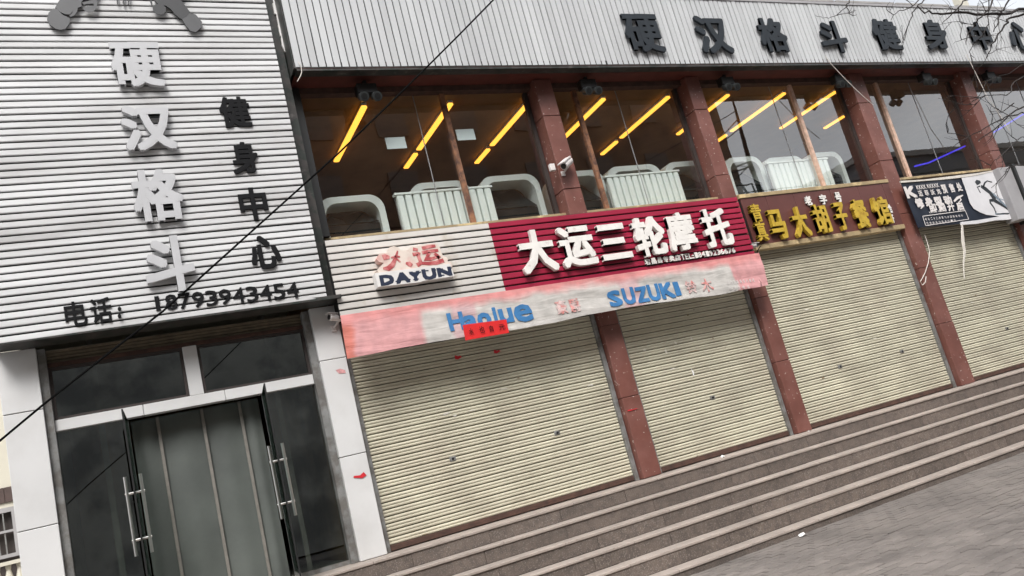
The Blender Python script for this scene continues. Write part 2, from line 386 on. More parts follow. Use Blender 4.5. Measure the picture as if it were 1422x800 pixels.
tag(far.build('paver_field', PAVER, pave), kind='stuff')

# steps: core, riser slabs, tread slabs
core = MB()
for k in range(6):
    core.box(-12, 26, Y0 - k * TR + .035, .30 - .001 * k, GZ - .02 - .002 * k, ZP - k * RH - .032)
steps = tag(core.build('steps', PBASE), kind='structure')
random.seed(11)
for k in range(6):
    ye = Y0 - k * TR; z = ZP - k * RH
    yback = (0.30 if k == 0 else ye + TR + .012)
    # treads
    x = -3.0 + random.uniform(0, .8)
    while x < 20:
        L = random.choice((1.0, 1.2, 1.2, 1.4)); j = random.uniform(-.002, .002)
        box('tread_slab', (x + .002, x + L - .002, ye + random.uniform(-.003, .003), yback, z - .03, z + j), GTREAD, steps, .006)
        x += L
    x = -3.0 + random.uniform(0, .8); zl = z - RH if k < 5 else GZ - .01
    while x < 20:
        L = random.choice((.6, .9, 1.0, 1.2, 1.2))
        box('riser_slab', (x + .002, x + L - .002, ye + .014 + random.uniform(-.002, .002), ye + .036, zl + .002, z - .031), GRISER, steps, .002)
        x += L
# ================================================================== THE BUILDING
bld = root('commercial_building', (9, .5, ZP), 'two storey shop row with maroon pillars, roller shutters and a wide glazed upper floor', 'building')
XL, XR = -.92, 21.0
H2 = 6.5
# spandrel, floors, ceiling, back and end walls
box('wall', (2.43, XR, .16, .30, 3.45, 4.50), REDBEAM, bld)
box('floor_slab', (-.9, XR, .31, 8.0, 4.05, 4.3), INTF, bld)
box('ceiling', (-.9, XR, .27, 8.0, 6.502, 6.75), INTC, bld)
box('back_wall', (-.9, XR, 8.0, 8.2, -.01, 6.75), INTW, bld)
box('end_wall', (-.92, -.72, .3, 7.99, -.01, 7.6), CREAMW, bld)
box('end_wall', (XR, XR + .2, .3, 7.99, -.01, 7.6), CREAMW, bld)
box('partition_wall', (2.2, 2.42, .33, 7.99, 4.301, 6.5), INTW, bld)
box('partition_wall', (2.2, 2.42, .33, 7.99, ZP, 4.04), INTW, bld)
box('partition_wall', (14.0, 14.12, 2.9, 7.99, 4.301, 6.5), INTW, bld)
box('floor', (-.7, 20.9, .31, 7.99, .5, ZP), INTF, bld)
box('soffit', (2.47, XR, -.349, .24, 6.52, 6.60), REDBEAM, bld)
box('soffit_edge', (2.47, XR, -.345, -.20, 6.495, 6.519), MARB, bld)
box('head_beam', (2.47, XR, .12, .24, 6.44, 6.519), RUST, bld)
box('roof', (-.9, XR, .3, 8.2, 7.3, 7.5), CONC, bld)
# maroon pillars with panel courses
def pillar(x0, x1, top=6.519):
    p = MB().box(x0 + .012, x1 - .012, .012, .33, ZP, top).build('pillar', MARBK, bld)
    js = [ZP + .002, 1.93, 2.9, 3.87, 4.85, 5.95, top]
    for a, b in zip(js[:-1], js[1:]):
        v, f = bxv((x0, x1, 0 + random.uniform(-.003, .003), .32, a + .003, b - .003), .006)
        MB().add(v, f).build('panel', MAROON, p)
    return p
PIL = [(5.84, 6.12), (8.54, 8.81), (12.19, 12.53), (15.25, 15.54), (18.5, 18.8)]
for a, b in PIL: pillar(a, b)
# roller shutters
random.seed(5)
def slat_mesh(w):
    # curled profile: two soft ridges per slat
    prof = [(0.0, .026), (.001, .008), (.008, .002), (.020, 0.0), (.028, .003), (.0335, .015), (.038, .003), (.048, 0.0), (.058, .002), (.0655, .008), (.0665, .026)]
    v = []; f = []
    for x in (0, w):
        for z, y in prof: v.append((x, y, z))
    n = len(prof)
    for i in range(n - 1): f.append((i, n + i, n + i + 1, i + 1))
    me = mesh('slat', v, f, SHUT); return me
def shutter(x0, x1, ztop, locks, ext=.10):
    YS = .12
    s = MB().box(x0, x1, YS + .03, YS + .045, ZP + .03, ztop).build('roller_shutter', SHUTB, bld)
    me = slat_mesh(x1 - x0 - .12)
    z = ZP + .075
    while z < ztop - .02:
        o = link('slat', me, s, (x0 + .06, YS + random.uniform(-.0015, .0015), z)); o.rotation_euler.x = random.uniform(-.012, .012); z += .0765
    box('bottom_bar', (x0 + .06, x1 - .06, YS - .012, YS + .028, ZP + .012, ZP + .073), RUST, s, .004)
    for a, b in ((x0, x0 + .058), (x1 - .058, x1)): box('guide_rail', (a, b, YS - .035, YS + .028, ZP, ztop), RAIL, s, .003)
    for (px, py) in locks:
        c = pt(px, py, YS - .01)
        l = box('lock', (c.x - .04, c.x + .04, YS - .008, YS + .006, c.z - .026, c.z + .026), RAIL, s, .004)
        MB().tube([(c.x, YS - .02, c.z), (c.x, YS - .006, c.z)], .014, 10).build('keyhole', BLACK, l)
    return s
S1 = shutter(2.44, 5.83, 3.50, [(629, 637), (774, 601)])
S2 = shutter(6.13, 8.53, 3.50, [(990, 552)])
S3 = shutter(8.82, 12.18, 3.68, [(1167, 509), (1253, 488)])
S4 = shutter(12.54, 15.24, 3.62, [(1399, 456)])
SMR = mat('old_paint_smear', (.60, .57, .50), .7, .2, 14)
SMD = mat('rust_stain', (.24, .17, .10), .8, .3, 20)
def smear(sh, px, py, w, h, m):
    c = pt(px, py, .118); k = 9; P = []
    for i in range(k):
        t = 2 * math.pi * i / k; r = random.uniform(.5, 1.1); P.append((c.x + w * r * math.cos(t), c.z + h * r * math.sin(t)))
    MB().prism(P, .1165, .1185).build('paint_smear' if m is SMR else 'rust_mark', m, sh)
for sh, L in ((S1, ((620, 574, .05, .018), (632, 577, .03, .012), (655, 570, .06, .01), (700, 540, .05, .012), (820, 535, .05, .012))), (S2, ((925, 488, .02, .05), (938, 476, .02, .03), (960, 470, .015, .03), (935, 512, .06, .012), (895, 486, .03, .02))), (S3, ((1215, 470, .07, .01), (1120, 430, .05, .012))), (S4, ((1350, 420, .05, .012),))):
    for a_ in L: smear(sh, *a_, SMR)
for sh, L in ((S1, ((672, 512, .012, .012), (790, 512, .015, .008), (860, 500, .012, .02), (590, 742, .05, .006), (720, 465 + 60, .02, .008))), (S2, ((965, 487, .12, .008), (955, 438, .02, .012), (990, 470, .012, .02))), (S3, ((1143, 525, .03, .016), (1218, 556, .06, .006), (1068, 420, .012, .012))), (S4, ((1355, 410, .02, .012), (1380, 380, .015, .015)))):
    for a_ in L: smear(sh, *a_, SMD)
# white clad entrance piers
def pier(x0, x1, joints):
    p = MB().box(x0 + .01, x1 - .01, .012, .5, ZP, 3.70).build('pier', GREYBK, bld)
    js = [ZP + .001] + joints + [3.70]
    for a, b in zip(js[:-1], js[1:]): MB().box(x0, x1, random.uniform(-.002, .002), .3, a + .004, b - .004, ch=.004).build('cladding_panel', PIERW, p)
    return p
pr = pier(2.13, 2.43, [pt(476, 635, 0).z, pt(449, 501, 0).z])
pl = pier(-.90, -.565, [pt(45, 735, 0).z, pt(30, 573, 0).z])
def decal(name, poly_px, Y, m, parent, t=.003):
    P = [pt(a, b, Y) for a, b in poly_px]
    return MB().prism([(p.x, p.z) for p in P], Y - t, Y - .0005).build(name, m, parent)
decal('red_arrow_sticker', [(491, 661), (500, 660), (505, 655.5), (509, 660), (503, 664), (491, 663.5)], -.003, STKR, pr)
decal('torn_sticker', [(466, 514), (472, 512), (479, 514), (480, 518), (471, 519)], -.003, PINKS, pr)
# entrance: header shutter, transom windows, fixed lights, open leaves
ent = sub('entrance', bld, (.8, .2, ZP))
box('soffit_edge', (-.9, 2.44, -.298, .0, 3.702, 3.74), MARB, ent)
for k in range(4): box('header_slat', (-.56, 2.12, .155 + .004 * k, .20, 3.692 - .034 * (k + 1), 3.689 - .034 * k), HEADM, ent, .006)
box('header_bar', (-.488, 2.048, .12, .20, 3.51, 3.552), RUST, ent, .004)
for a, b in ((-.564, -.49), (2.05, 2.129)): box('side_rail', (a, b, .06, .22, ZP, 3.69), RAIL, ent, .004)
GY = .17
tz0, tz1 = 2.975, 3.50
box('transom_bar', (-.489, .30, GY - .06, GY + .06, 2.865, 2.975), PIERW, ent, .004)
box('transom_bar', (.304, 1.10, GY - .06, GY + .06, 2.865, 2.975), PIERW, ent, .004)
box('transom_bar', (1.104, 2.049, GY - .06, GY + .06, 2.865, 2.975), PIERW, ent, .004)
box('transom_post', (.76, .90, GY - .06, GY + .06, 2.976, 3.508), PIERW, ent, .004)
for a, b in ((-.489, .759), (.901, 2.049)):
    w = MB()
    for q in ((a, a + .03, tz0 + .001, tz1 + .008), (b - .03, b, tz0 + .001, tz1 + .008), (a + .03, b - .03, tz0 + .001, tz0 + .03), (a + .03, b - .03, tz1 - .02, tz1 + .008)): w.box(q[0], q[1], GY - .03, GY + .03, q[2], q[3])
    fr = sub('transom_window', bld, ((a + b) / 2, GY, tz0))
    w.build('frame', DARKP, fr)
    box('pane', (a + .028, b - .028, GY - .003, GY + .003, tz0 + .028, tz1 - .018), GLT, fr)
for a, b in ((-.488, .12), (1.50, 2.048)):
    box('fixed_glass', (a, b, GY - .005, GY + .005, ZP + .05, 2.863), GLD, ent)
box('sill_plate', (-.49, 2.05, GY - .02, GY + .02, ZP + .001, ZP + .045), RAIL, ent)
for x in (.125, 1.492): box('glass_edge', (x, x + .008, GY - .012, GY + .012, ZP + .05, 2.862), SILV, ent)
box('inner_post', (-.13, -.07, .75, .81, ZP + .001, 3.9), CURTS, ent)
box('inner_post', (1.72, 1.77, .75, .81, ZP + .001, 3.9), CURTS, ent)
def leaf(xh, xo, y1):
    """glass leaf hinged at (xh,GY), outer edge at (xo,y1)"""
    h = Vector((xh, GY - .02, 0)); o_ = Vector((xo, y1, 0)); d = (o_ - h).normalized(); n = Vector((d.y, -d.x, 0))
    z0, z1 = ZP + .03, 2.855
    def slab(a, b, t, za, zb):
        P = [h + d * a + n * t, h + d * b + n * t, h + d * b - n * t, h + d * a - n * t]
        v = [(p.x, p.y, z) for z in (za, zb) for p in P]
        return v, [(0, 1, 2, 3), (7, 6, 5, 4), (0, 4, 5, 1), (1, 5, 6, 2), (2, 6, 7, 3), (3, 7, 4, 0)]
    L = (o_ - h).length
    g = MB().add(*slab(.01, L - .01, .006, z0, z1)).build('door_leaf', GLD, ent)
    MB().add(*slab(L - .0098, L - .002, .008, z0, z1)).build('edge_strip', BLACK, g)
    MB().add(*slab(.0, .0098, .008, z0, z1)).build('hinge_strip', SILV, g)
    MB().add(*slab(.08, L - .012, .014, z0 - .01, z0 + .07)).build('patch_fitting', STEEL, g)
    m = MB(); c = h + d * (L - .09)
    for s in (-1, 1):
        q = c + n * .065 * s
        m.tube([(q.x, q.y, 1.52), (q.x, q.y, 2.24)], .016, 12)
    for z in (1.66, 2.08): m.tube([tuple((c - n * .085) + Vector((0, 0, z))), tuple((c + n * .085) + Vector((0, 0, z)))], .011, 10)
    m.build('handle', STEEL, g)
leaf(.14, .10, -.60)
leaf(1.48, 1.40, -.60)
# quilted curtain behind the open leaves
cx = [.16, .425, .865, 1.255, 1.47]
for i in range(4):
    m = MB(); a, b = cx[i] + .012, cx[i + 1] - .012; N = 10
    v = []; f = []
    for zi in range(13):
        z = ZP + .02 + (2.86 - ZP - .02) * zi / 12
        for k in range(N + 1):
            t = k / N; x = a + (b - a) * t
            v.append((x, .36 + .012 * math.cos(t * 6.28) + .012 * mnoise.noise(Vector((x * 3, z * 1.5, i))), z))
    for zi in range(12):
        for k in range(N): q = zi * (N + 1) + k; f.append((q, q + 1, q + N + 2, q + N + 1))
    o = MB().add(v, f).build('curtain_panel', CURT, ent)
    for p in o.data.polygons: p.use_smooth = True
for x in cx[1:-1]: MB().box(x - .016, x + .016, .335, .352, ZP + .02, 2.86, ch=.003).build('curtain_seam', CURTS, ent)
# upper windows: sill, glass panes, mullions, silver joints
box('window_sill', (2.5, 15.24, .10, .30, 4.502, 4.545), GOLDS, bld, .004)
ZB, ZT = 4.546, 6.44
bays = [(2.47, 5.83, [4.50], [4.10], MULLD), (6.13, 8.53, [6.60], [7.36], MULLD), (8.82, 12.18, [10.94], [10.50], MULL), (12.54, 15.24, [13.10], [14.05], MULL), (15.55, 18.49, [], [16.4, 17.4], MULL)]
for a, b, mu, sj, mm in bays:
    w = sub('window', bld, ((a + b) / 2, .25, ZB))
    xs = sorted([a + .06] + mu + sj + [b - .06])
    for p, q in zip(xs[:-1], xs[1:]): box('pane', (p + .003, q - .003, .247, .255, ZB, ZT), GLS, w)
    for x in mu: box('mullion', (x - .035, x + .035, .19, .2465, ZB, ZT), mm, w, .004)
    for x in sj: MB().box(x - .006, x + .006, .240, .2465, ZB, ZT).build('glass_joint', SILV, w)
    box('jamb', (a, a + .06, .235, .30, ZB, ZT), DARKP, w); box('jamb', (b - .06, b, .235, .30, ZB, ZT), DARKP, w)
# dark marble return strips between the two sign boxes and the parapet
ret = sub('corner_trim', bld, (2.4, -.1, 3.7))
box('marble_strip', (2.285, 2.43, -.10, .05, 3.76, 7.9), MARB, ret)
box('marble_strip', (2.46, 2.56, .06, .235, 4.55, 6.49), BLACK, ret)
m = MB()
zz = [6.62, 6.75, 6.88, 6.98, 7.1, 7.25, 7.4, 7.55, 7.7, 7.9]
random.seed(2)
for a, b in zip(zz[:-1], zz[1:]):
    if random.random() < .8: m.prism([(2.438 - random.uniform(0, .03), a), (2.468, a), (2.468, b), (2.438 - random.uniform(0, .03), b)], -.125, -.101)
m.build('sky_gap_strip', SCRAP, ret)  # ragged white strips stand in for bright sky seen through the gap
par = box('parapet', (2.6, XR, .4, .6, 7.51, 8.22), PARA, bld)
for i, x in enumerate((12.2, 13.9, 15.6, 17.5)): box('coping_stone', (x - .82, x + .82, .36, .64, 8.222, 8.27), CONC, par, .006)
box('vent_post', (17.0, 17.25, .45, .6, 8.272, 8.7), CREAMW, par)

# ------------------------------------------------------------------ interior lamps, machines, radiators (things)
ROWX = [3.5, 4.75, 6.02, 7.32, 8.57, 9.83, 11.12, 12.4, 13.75]
first = True; k = 0
for r_, (ya, yb2) in enumerate(((.5, 1.98), (2.12, 2.66))):
    for i, x in enumerate(ROWX):
        if i == 8: ya_, yb_ = 1.56, 2.1
        else: ya_, yb_ = ya, yb2
        if r_ == 1 and i not in (1, 2, 4, 6): continue
        if i == 0: yb_ = 2.23
        t = root('tube_light', (x, (ya_ + yb_) / 2, 6.46), '%s' % '', 'light', 'warm tube lights on the upper ceiling')
        bay = ['over the left end of the first upstairs window', 'behind the rusty mullion of the first upstairs window', 'beside the first maroon pillar in the left upstairs window', 'at the left of the second upstairs window', 'at the right of the second upstairs window', 'at the left edge of the third upstairs window', 'left of the salmon mullion in the third upstairs window', 'behind the salmon mullion of the third upstairs window', 'short, at the right edge of the third upstairs window'][i]
        t['label'] = ('front' if r_ == 0 else 'rear') + ' glowing yellow ceiling tube light ' + bay
        MB().box(x - .035, x + .035, ya_, yb_, 6.462, 6.497).build('housing', RADW, t)
        MB().box(x - .043, x + .043, ya_ + .01, yb_ - .01, 6.43, 6.461, ch=.008).build('diffuser', TUBE, t)
def machine(x0, x1, y, ztop, label):
    t = root('exercise_machine', ((x0 + x1) / 2, y, 4.3), label, 'gym machine', 'white arched machines behind the upstairs glass')
    w = x1 - x0; prof = []
    R_ = .20
    pts = [(x0, 4.301), (x0, ztop - R_)]
    for a in range(1, 6): pts.append((x0 + R_ - R_ * math.cos(a * math.pi / 12), ztop - R_ + R_ * math.sin(a * math.pi / 12)))
    pts.append((x0 + R_, ztop))
    pts += [(x1 - (p[0] - x0), p[1]) for p in pts[::-1]]
    n = len(pts); th = .085
    cx_, cz_ = (x0 + x1) / 2, 4.3
    inner = []
    for (px, pz) in pts:
        s = (w / 2 - th) / (w / 2); zi = 4.301 + (pz - 4.301) * (ztop - th - 4.301) / (ztop - 4.301)
        inner.append((cx_ + (px - cx_) * s, zi))
    v = []; f = []
    for yy in (y, y + .35):
        for p in pts: v.append((p[0], yy, p[1]))
        for p in inner: v.append((p[0], yy, p[1]))
    for i in range(n - 1):
        f.append((i, i + 1, n + i + 1, n + i)); o2 = 2 * n
        f.append((o2 + i, o2 + n + i, o2 + n + i + 1, o2 + i + 1)); f.append((i, o2 + i, o2 + i + 1, i + 1)); f.append((n + i, n + i + 1, o2 + n + i + 1, o2 + n + i))
    MB().add(v, f).build('arched_frame', MACHW, t)
    zt = ztop - th; xa, xb = x0 + th + .01, x1 - th - .01
    v = [(xa, y + .05, 4.88), (xb, y + .05, 4.88), (xb, y + .33, zt - .17), (xb - .15, y + .345, zt - .005), (xa + .15, y + .345, zt - .005), (xa, y + .33, zt - .17)]
    v += [(a_, b_ + .03, c_) for a_, b_, c_ in v]
    MB().add(v, [(0, 1, 2, 3, 4, 5), (11, 10, 9, 8, 7, 6)] + [(k_, k_ + 6, (k_ + 1) % 6 + 6, (k_ + 1) % 6) for k_ in range(6)]).build('slanted_panel', MACHD, t)
    MB().box(xa, xb, y + .06, y + .09, 4.32, 4.87).build('front_panel', MACHD, t)
    
AR = [(2.68, 3.57, 5.32), (3.96, 4.87, 5.42), (5.02, 5.98, 5.44), (6.2, 7.12, 5.42), (7.19, 8.22, 5.44), (8.3, 9.2, 5.44), (9.55, 10.38, 5.44), (10.41, 11.37, 5.38), (11.45, 12.31, 5.41)]
AL = ['leftmost white arched gym machine behind the first upstairs window', 'white arched gym machine half hidden by the left radiator', 'white arched gym machine just right of the left radiator', 'white arched gym machine directly right of the first maroon pillar upstairs', 'white arched gym machine behind the middle of the second radiator', 'white arched gym machine at the right edge of the second upstairs window', 'white arched gym machine at the left of the third upstairs window', 'white arched gym machine behind the third radiator', 'rightmost white arched gym machine, right of the salmon mullion']
for (a, b, z), l in zip(AR, AL): machine(a * .978, b * .978, .58, 1.49 + (z - 1.49) * .978, l)
def radiator(x0, x1, label):
    t = root('radiator', ((x0 + x1) / 2, .5, 4.3), label, 'radiator', 'white finned radiators below the upstairs glass')
    n = 12; w = (x1 - x0) / n
    fm = mesh('fin', *bxv((-.5 * w + .011, .5 * w - .011, -.04, .04, 0, .66), .012), RADW)
    for i in range(n): link('fin', fm, t, (x0 + w * (i + .5), .42, 4.45))
    MB().box(x0 - .02, x1 + .02, 0.375, .465, 5.112, 5.145, ch=.006).build('top_rail', RADW, t)
    MB().box(x0, x1, .45, .458, 4.46, 5.11).build('back_plate', RAIL, t)
    for x in (x0 + .1, x1 - .1): MB().box(x - .02, x + .02, .40, .44, 4.301, 4.448).build('leg', RADW, t)
radiator(3.60, 4.97, 'white finned radiator behind the first upstairs window')
radiator(6.86, 8.20, 'white finned radiator behind the second upstairs window')
radiator(10.06, 11.44, 'white finned radiator behind the third upstairs window with the salmon mullion')
def strip(pts, label):
    o = MB().tube(pts, .016, 6).build('neon_strip', BLUE); tag(o, label, 'light strip')
strip([pt(1270, 231, 1.2), pt(1290, 226, 1.25), pt(1340, 203, 1.3)], 'blue glowing strip behind the fourth upstairs window above the poster')
strip([pt(1378, 185, 1.2), pt(1422, 158, 1.25), pt(1450, 143, 1.3)], 'blue glowing strip behind the rightmost upstairs window by the branches')
for a, b, c, l in ((538, 207, 564, 'pale notice sheet on the glass beside the left tube light, set lower'), (636, 195, 660, 'pale notice sheet on the glass right of the rusty mullion, set higher')):
    p = pt(a, b, .236); q = pt(c, b, .236)
    tag(MB().box(p.x, p.x + .27, .2385, .2415, p.z - .0, p.z + .16).build('paper_notice', PAPER), l, 'notice')

# ================================================================== SIGNS
def row_sign(name, x0, x1, z0, z1, Y, n, m, root_, depth=.25, split=None, m2=None, wob=.003):
    MB().box(x0 + .01, x1 - .01, Y + .02, Y + depth, z0 + .01, z1 - .01).build('backing_box', GREYBK, root_)
    p = (z1 - z0) / n
    segs = [(x0, x1, m)] if split is None else [(x0, split - .001, m), (split + .001, x1, m2)]
    for a, b, mm in segs:
        prof = [(.0, .018), (.002, .002), (.008, .0), (p - .024, .0), (p - .020, .003), (p - .0195, .018)]
        v = [(x, y, z) for x in (0, b - a) for z, y in prof]; k = len(prof)
        f = [(i, k + i, k + i + 1, i + 1) for i in range(k - 1)] + [tuple(range(k)), tuple(range(k, 2 * k))[::-1]]
        me = mesh('slat', v, f, mm)
        for i in range(n):
            o = link('slat', me, root_, (a, Y + random.uniform(-wob, wob), z0 + p * i)); o.rotation_euler = (random.uniform(-.01, .01), random.uniform(-.0012, .0012), random.uniform(-.001, .001))
random.seed(9)
# --- left vertical gym sign
ls = root('gym_sign', (.75, -.3, 3.72), 'tall white slatted sign over the entrance with two fists and a phone number', 'sign')
row_sign('s', -.84, 2.28, 3.715, 8.12, -.30, 58, WHITE, ls, depth=.29)
for o in [o for o in COL.objects if o.parent == ls and o.name.startswith('slat')]: pass
YL = -.375
for ch, tl, br in (('硬', (152, 60), (228, 117)), ('汉', (167, 149), (245, 204)), ('格', (181, 239), (257, 301)), ('斗', (197, 333), (273, 399))):
    glyph('character', ch, tl, br, YL, .055, LETG, ls, bold=.022, heavy=.018)
for ch, tl, br in (('健', (303, 136), (350, 174)), ('身', (319, 199), (361, 238)), ('中', (330, 263), (374, 302)), ('心', (345, 330), (392, 369))):
    glyph('character', ch, tl, br, -.325, .02, LETB, ls, bold=.02, heavy=.011)
for ch, tl, br in (('电', (88, 421), (122, 450)), ('话', (124, 416), (157, 446))): glyph('character', ch, tl, br, -.316, .011, LETB, ls, bold=.02, heavy=.0045)
for a, b in ((426, 431), (436, 441)): glyph('colon_dot', '.', (163, a), (169, b), -.34, .03, LETB, ls)
num = '18793943454'
for i, ch in enumerate(num):
    w = (414 - 208) / 11.0; x = 208 + w * i; yy = 412 - (x - 208) * (20.5 / 206.0)
    g = (x + 1.5, yy) if ch != '1' else (x + 6.5, yy)
    glyph('digit', ch, g, (x + (w + 2.2 if ch != '1' else 15), yy + 20.5 - w * .1), -.316, .011, LETB, ls, bold=.004, heavy=.003)
# fists
z1_ = zo(5.925, 0, 0); z2_ = zo(3.3333, 0, 0)
def poly(mb, pts, y0, y1, Yp=-.33): 
    P = [pt(a, b, Yp) for a, b in pts]; mb.prism([(p.x, p.z) for p in P], y0, y1)
def fist(wr, hand, fingers, lab):
    m = MB(); poly(m, wr, -.345, -.32); m.build('wrist_shape', FIST, ls)
    m = MB(); poly(m, hand, -.346, -.32); m.build('hand_shape', FISTD if lab else FIST, ls)
    for q in fingers:
        m = MB(); poly(m, q, -.352, -.3465); m.build('finger_shape', FIST if not lab else FISTD, ls)
A = z1_
fist([A(*p) for p in ((400, 112), (430, 85), (470, 78), (488, 100), (515, 128), (575, 155), (574, 195), (560, 215), (540, 243), (495, 252), (455, 240), (410, 210), (388, 165))],
     [A(*p) for p in ((455, 68), (500, -10), (520, -90), (560, -190), (640, -260), (760, -270), (830, -200), (840, -90), (800, -10), (690, 0), (670, 25), (672, 60), (640, 70), (600, 100), (575, 126), (540, 125), (500, 108))],
     [[A(*p) for p in ((600, 80), (625, 66), (642, 72), (636, 105), (610, 140), (580, 147), (570, 140), (590, 122), (604, 100))],
      [A(*p) for p in ((676, 30), (740, 14), (795, -10), (802, 40), (790, 85), (765, 108), (720, 108), (690, 92), (686, 70), (720, 60), (775, 55), (770, 40), (720, 40), (690, 50))]], 0)
B = z2_
fist([B(*p) for p in ((842, 92), (872, 62), (905, 70), (935, 105), (932, 130), (905, 152), (880, 145), (858, 118))],
     [B(*p) for p in ((712, 0), (705, -40), (720, -110), (780, -150), (850, -140), (880, -90), (870, -30), (835, 0), (880, 60), (862, 82), (840, 92), (812, 72), (790, 45), (768, 30), (735, 26))],
     [[B(*p) for p in ((706, 34), (724, 24), (752, 27), (768, 40), (766, 62), (748, 74), (724, 70), (708, 56))],
      [B(*p) for p in ((692, -10), (699, -10), (705, 20), (706, 30), (700, 28), (694, 12))]], 1)
m = MB()
for q in (((536, -20), (545, -20), (546, 20), (541, 14)), ((566, -20), (576, -20), (572, 28), (568, 16)), ((590, -20), (600, -20), (596, 22), (592, 20))): poly(m, [B(*p) for p in q], -.345, -.32)
m.build('burst_lines', FISTD, ls)

# --- long fascia of vertical strips
fs = root('fascia_sign', (11, -.35, 6.54), 'long pale fascia of vertical strips above the upper windows with slate characters', 'sign')
MB().box(2.45, XR, -.33, .20, 6.605, 7.62).build('backing_box', GREYBK, fs)
MB().box(2.44, 2.4495, -.35, .05, 6.53, 7.68).build('end_trim', MARB, fs)
MB().box(2.45, XR, -.349, -.20, 6.522, 6.60).build('bottom_trim', MARB, fs)
P_ = .0945; n_ = int((XR - 2.46) / P_)
prof = [(.0, .016), (.002, .002), (.006, .0), (P_ - .017, .0), (P_ - .014, .003), (P_ - .0135, .016)]
v = [(x, y, z) for z in (0, 1.115) for x, y in prof]; k = len(prof)
me = mesh('strip', v, [(i, i + 1, k + i + 1, k + i) for i in range(k - 1)] + [tuple(range(k))[::-1], tuple(range(k, 2 * k))], FASC)
random.seed(4)
for i in range(n_):
    o = link('strip', me, fs, (2.462 + P_ * i, -.352 + random.uniform(-.002, .002), 6.54)); o.rotation_euler = (random.uniform(-.002, .002), 0, random.uniform(-.02, .02))
MB().box(2.44, XR, -.365, .1, 7.657, 7.70).build('top_cap', GREYM, fs)
for ch, tl, br in (('硬', (863, 20), (925, 70)), ('汉', (962, 23), (1020, 72)), ('格', (1049, 26), (1099, 70)), ('斗', (1133, 29.5), (1182, 71)), ('健', (1208, 27), (1255, 67.5)), ('身', (1277, 28), (1322, 66.5)), ('中', (1343, 31), (1383, 67)), ('心', (1396, 31), (1442, 68))):
    glyph('character', ch, tl, br, -.42, .04, LETS, fs, bold=.025, heavy=.019)

# --- cream and crimson motorcycle shop sign
rs = root('motorcycle_shop_sign', (5.5, -.25, 3.49), 'slatted shop sign, cream on the left and crimson on the right, with large white characters', 'sign')
row_sign('r', 2.40, 8.56, 3.49, 4.415, -.25, 11, CREAM, rs, depth=.24, split=4.47, m2=REDS)
R4 = zo(3.555, 680, 270)
for ch, tl, br in (('大', (130, 190), (343, 365)), ('运', (330, 172), (538, 335)), ('三', (525, 160), (705, 302)), ('轮', (697, 125), (890, 285)), ('摩', (860, 102), (1035, 258)), ('托', (1036, 82), (1210, 240))):
    glyph('character', ch, R4(*tl), R4(*br), -.33, .06, LETW, rs, bold=.02, heavy=.018)
txt = '宕昌县专卖店TEL:18419236676'
n = len(txt); widths = [1.0 if ord(c) > 255 else (.35 if c == ':' else .62) for c in txt]; tot = sum(widths); cxp = 0
for c, w in zip(txt, widths):
    a = cxp / tot; b = (cxp + w * .92) / tot; cxp += w
    xa, xb = 765 + (1213 - 765) * a, 765 + (1213 - 765) * b + 4
    ya, yb3 = 320 - 58 * a, 348 - 63 * b
    if c == ':': ya = ya + 10
    glyph('small_character', c, R4(xa, ya), R4(xb, yb3), -.275, .022, LETW, rs, bold=.01, heavy=.003)
# badge
bd = zo(10.0, 510, 325)
YB = -.36
m = MB()
cloud = [(130, 345), (140, 310), (165, 280), (215, 268), (270, 265), (285, 215), (310, 185), (370, 168), (430, 185), (450, 205), (470, 228), (560, 226), (585, 195), (620, 175), (700, 168), (760, 148), (860, 138), (940, 130), (985, 152), (1010, 190), (1025, 245), (1050, 300), (1100, 322), (1120, 345), (1115, 385), (1160, 395), (1185, 450), (640, 520), (180, 560), (135, 500), (180, 450), (230, 400), (160, 385)]
P = [pt(*bd(*p), YB) for p in cloud]; m.prism([(p.x, p.z) for p in P], YB, -.255)
badge = m.build('logo_badge', BADGE, rs)
m = MB(); P = [pt(*bd(*p), YB - .012) for p in ((105, 545), (1150, 412), (1212, 585), (780, 650), (740, 668), (150, 735))]; m.prism([(p.x, p.z) for p in P], YB - .012, -.257)
m.build('lower_plate', BADGEW, badge)
# brushy strokes on the badge
m = MB()
def bs(pts, w): stroke(m, [bd(*p) for p in pts], [x * .0085 for x in w], YB - .004, YB - .0005, YB)
bs([(215, 330), (250, 318), (310, 325)], [7, 8, 4]); bs([(420, 235), (395, 330), (350, 430), (290, 480), (220, 480)], [2, 4, 7, 7, 3]); bs([(330, 330), (400, 310), (455, 318)], [2, 3.5, 2]); bs([(400, 340), (460, 390)], [3, 2])
m.build('badge_character', BRED, badge); m = MB(); bs([(535, 405), (580, 415), (620, 440)], [3, 7, 5]); m.build('badge_dot', BRED, badge); m = MB(); bs([(635, 210), (700, 222)], [5, 4])
bs([(630, 285), (700, 275), (735, 285)], [5, 5, 5]); bs([(700, 280), (722, 340), (745, 400), (690, 435)], [5, 5, 6, 6]); bs([(760, 200), (850, 178), (945, 165)], [5, 5, 4])
bs([(760, 262), (880, 238), (985, 228)], [5, 5, 4]); bs([(870, 255), (840, 300), (800, 350), (900, 345)], [4, 5, 6, 5]); bs([(880, 350), (960, 320), (1000, 330)], [4, 4, 5]); bs([(930, 270), (970, 300), (1005, 335)], [4, 5, 5])
bs([(740, 405), (850, 410), (960, 400), (1060, 365)], [4, 5, 6, 6])
m.build('badge_character', BRED, badge)
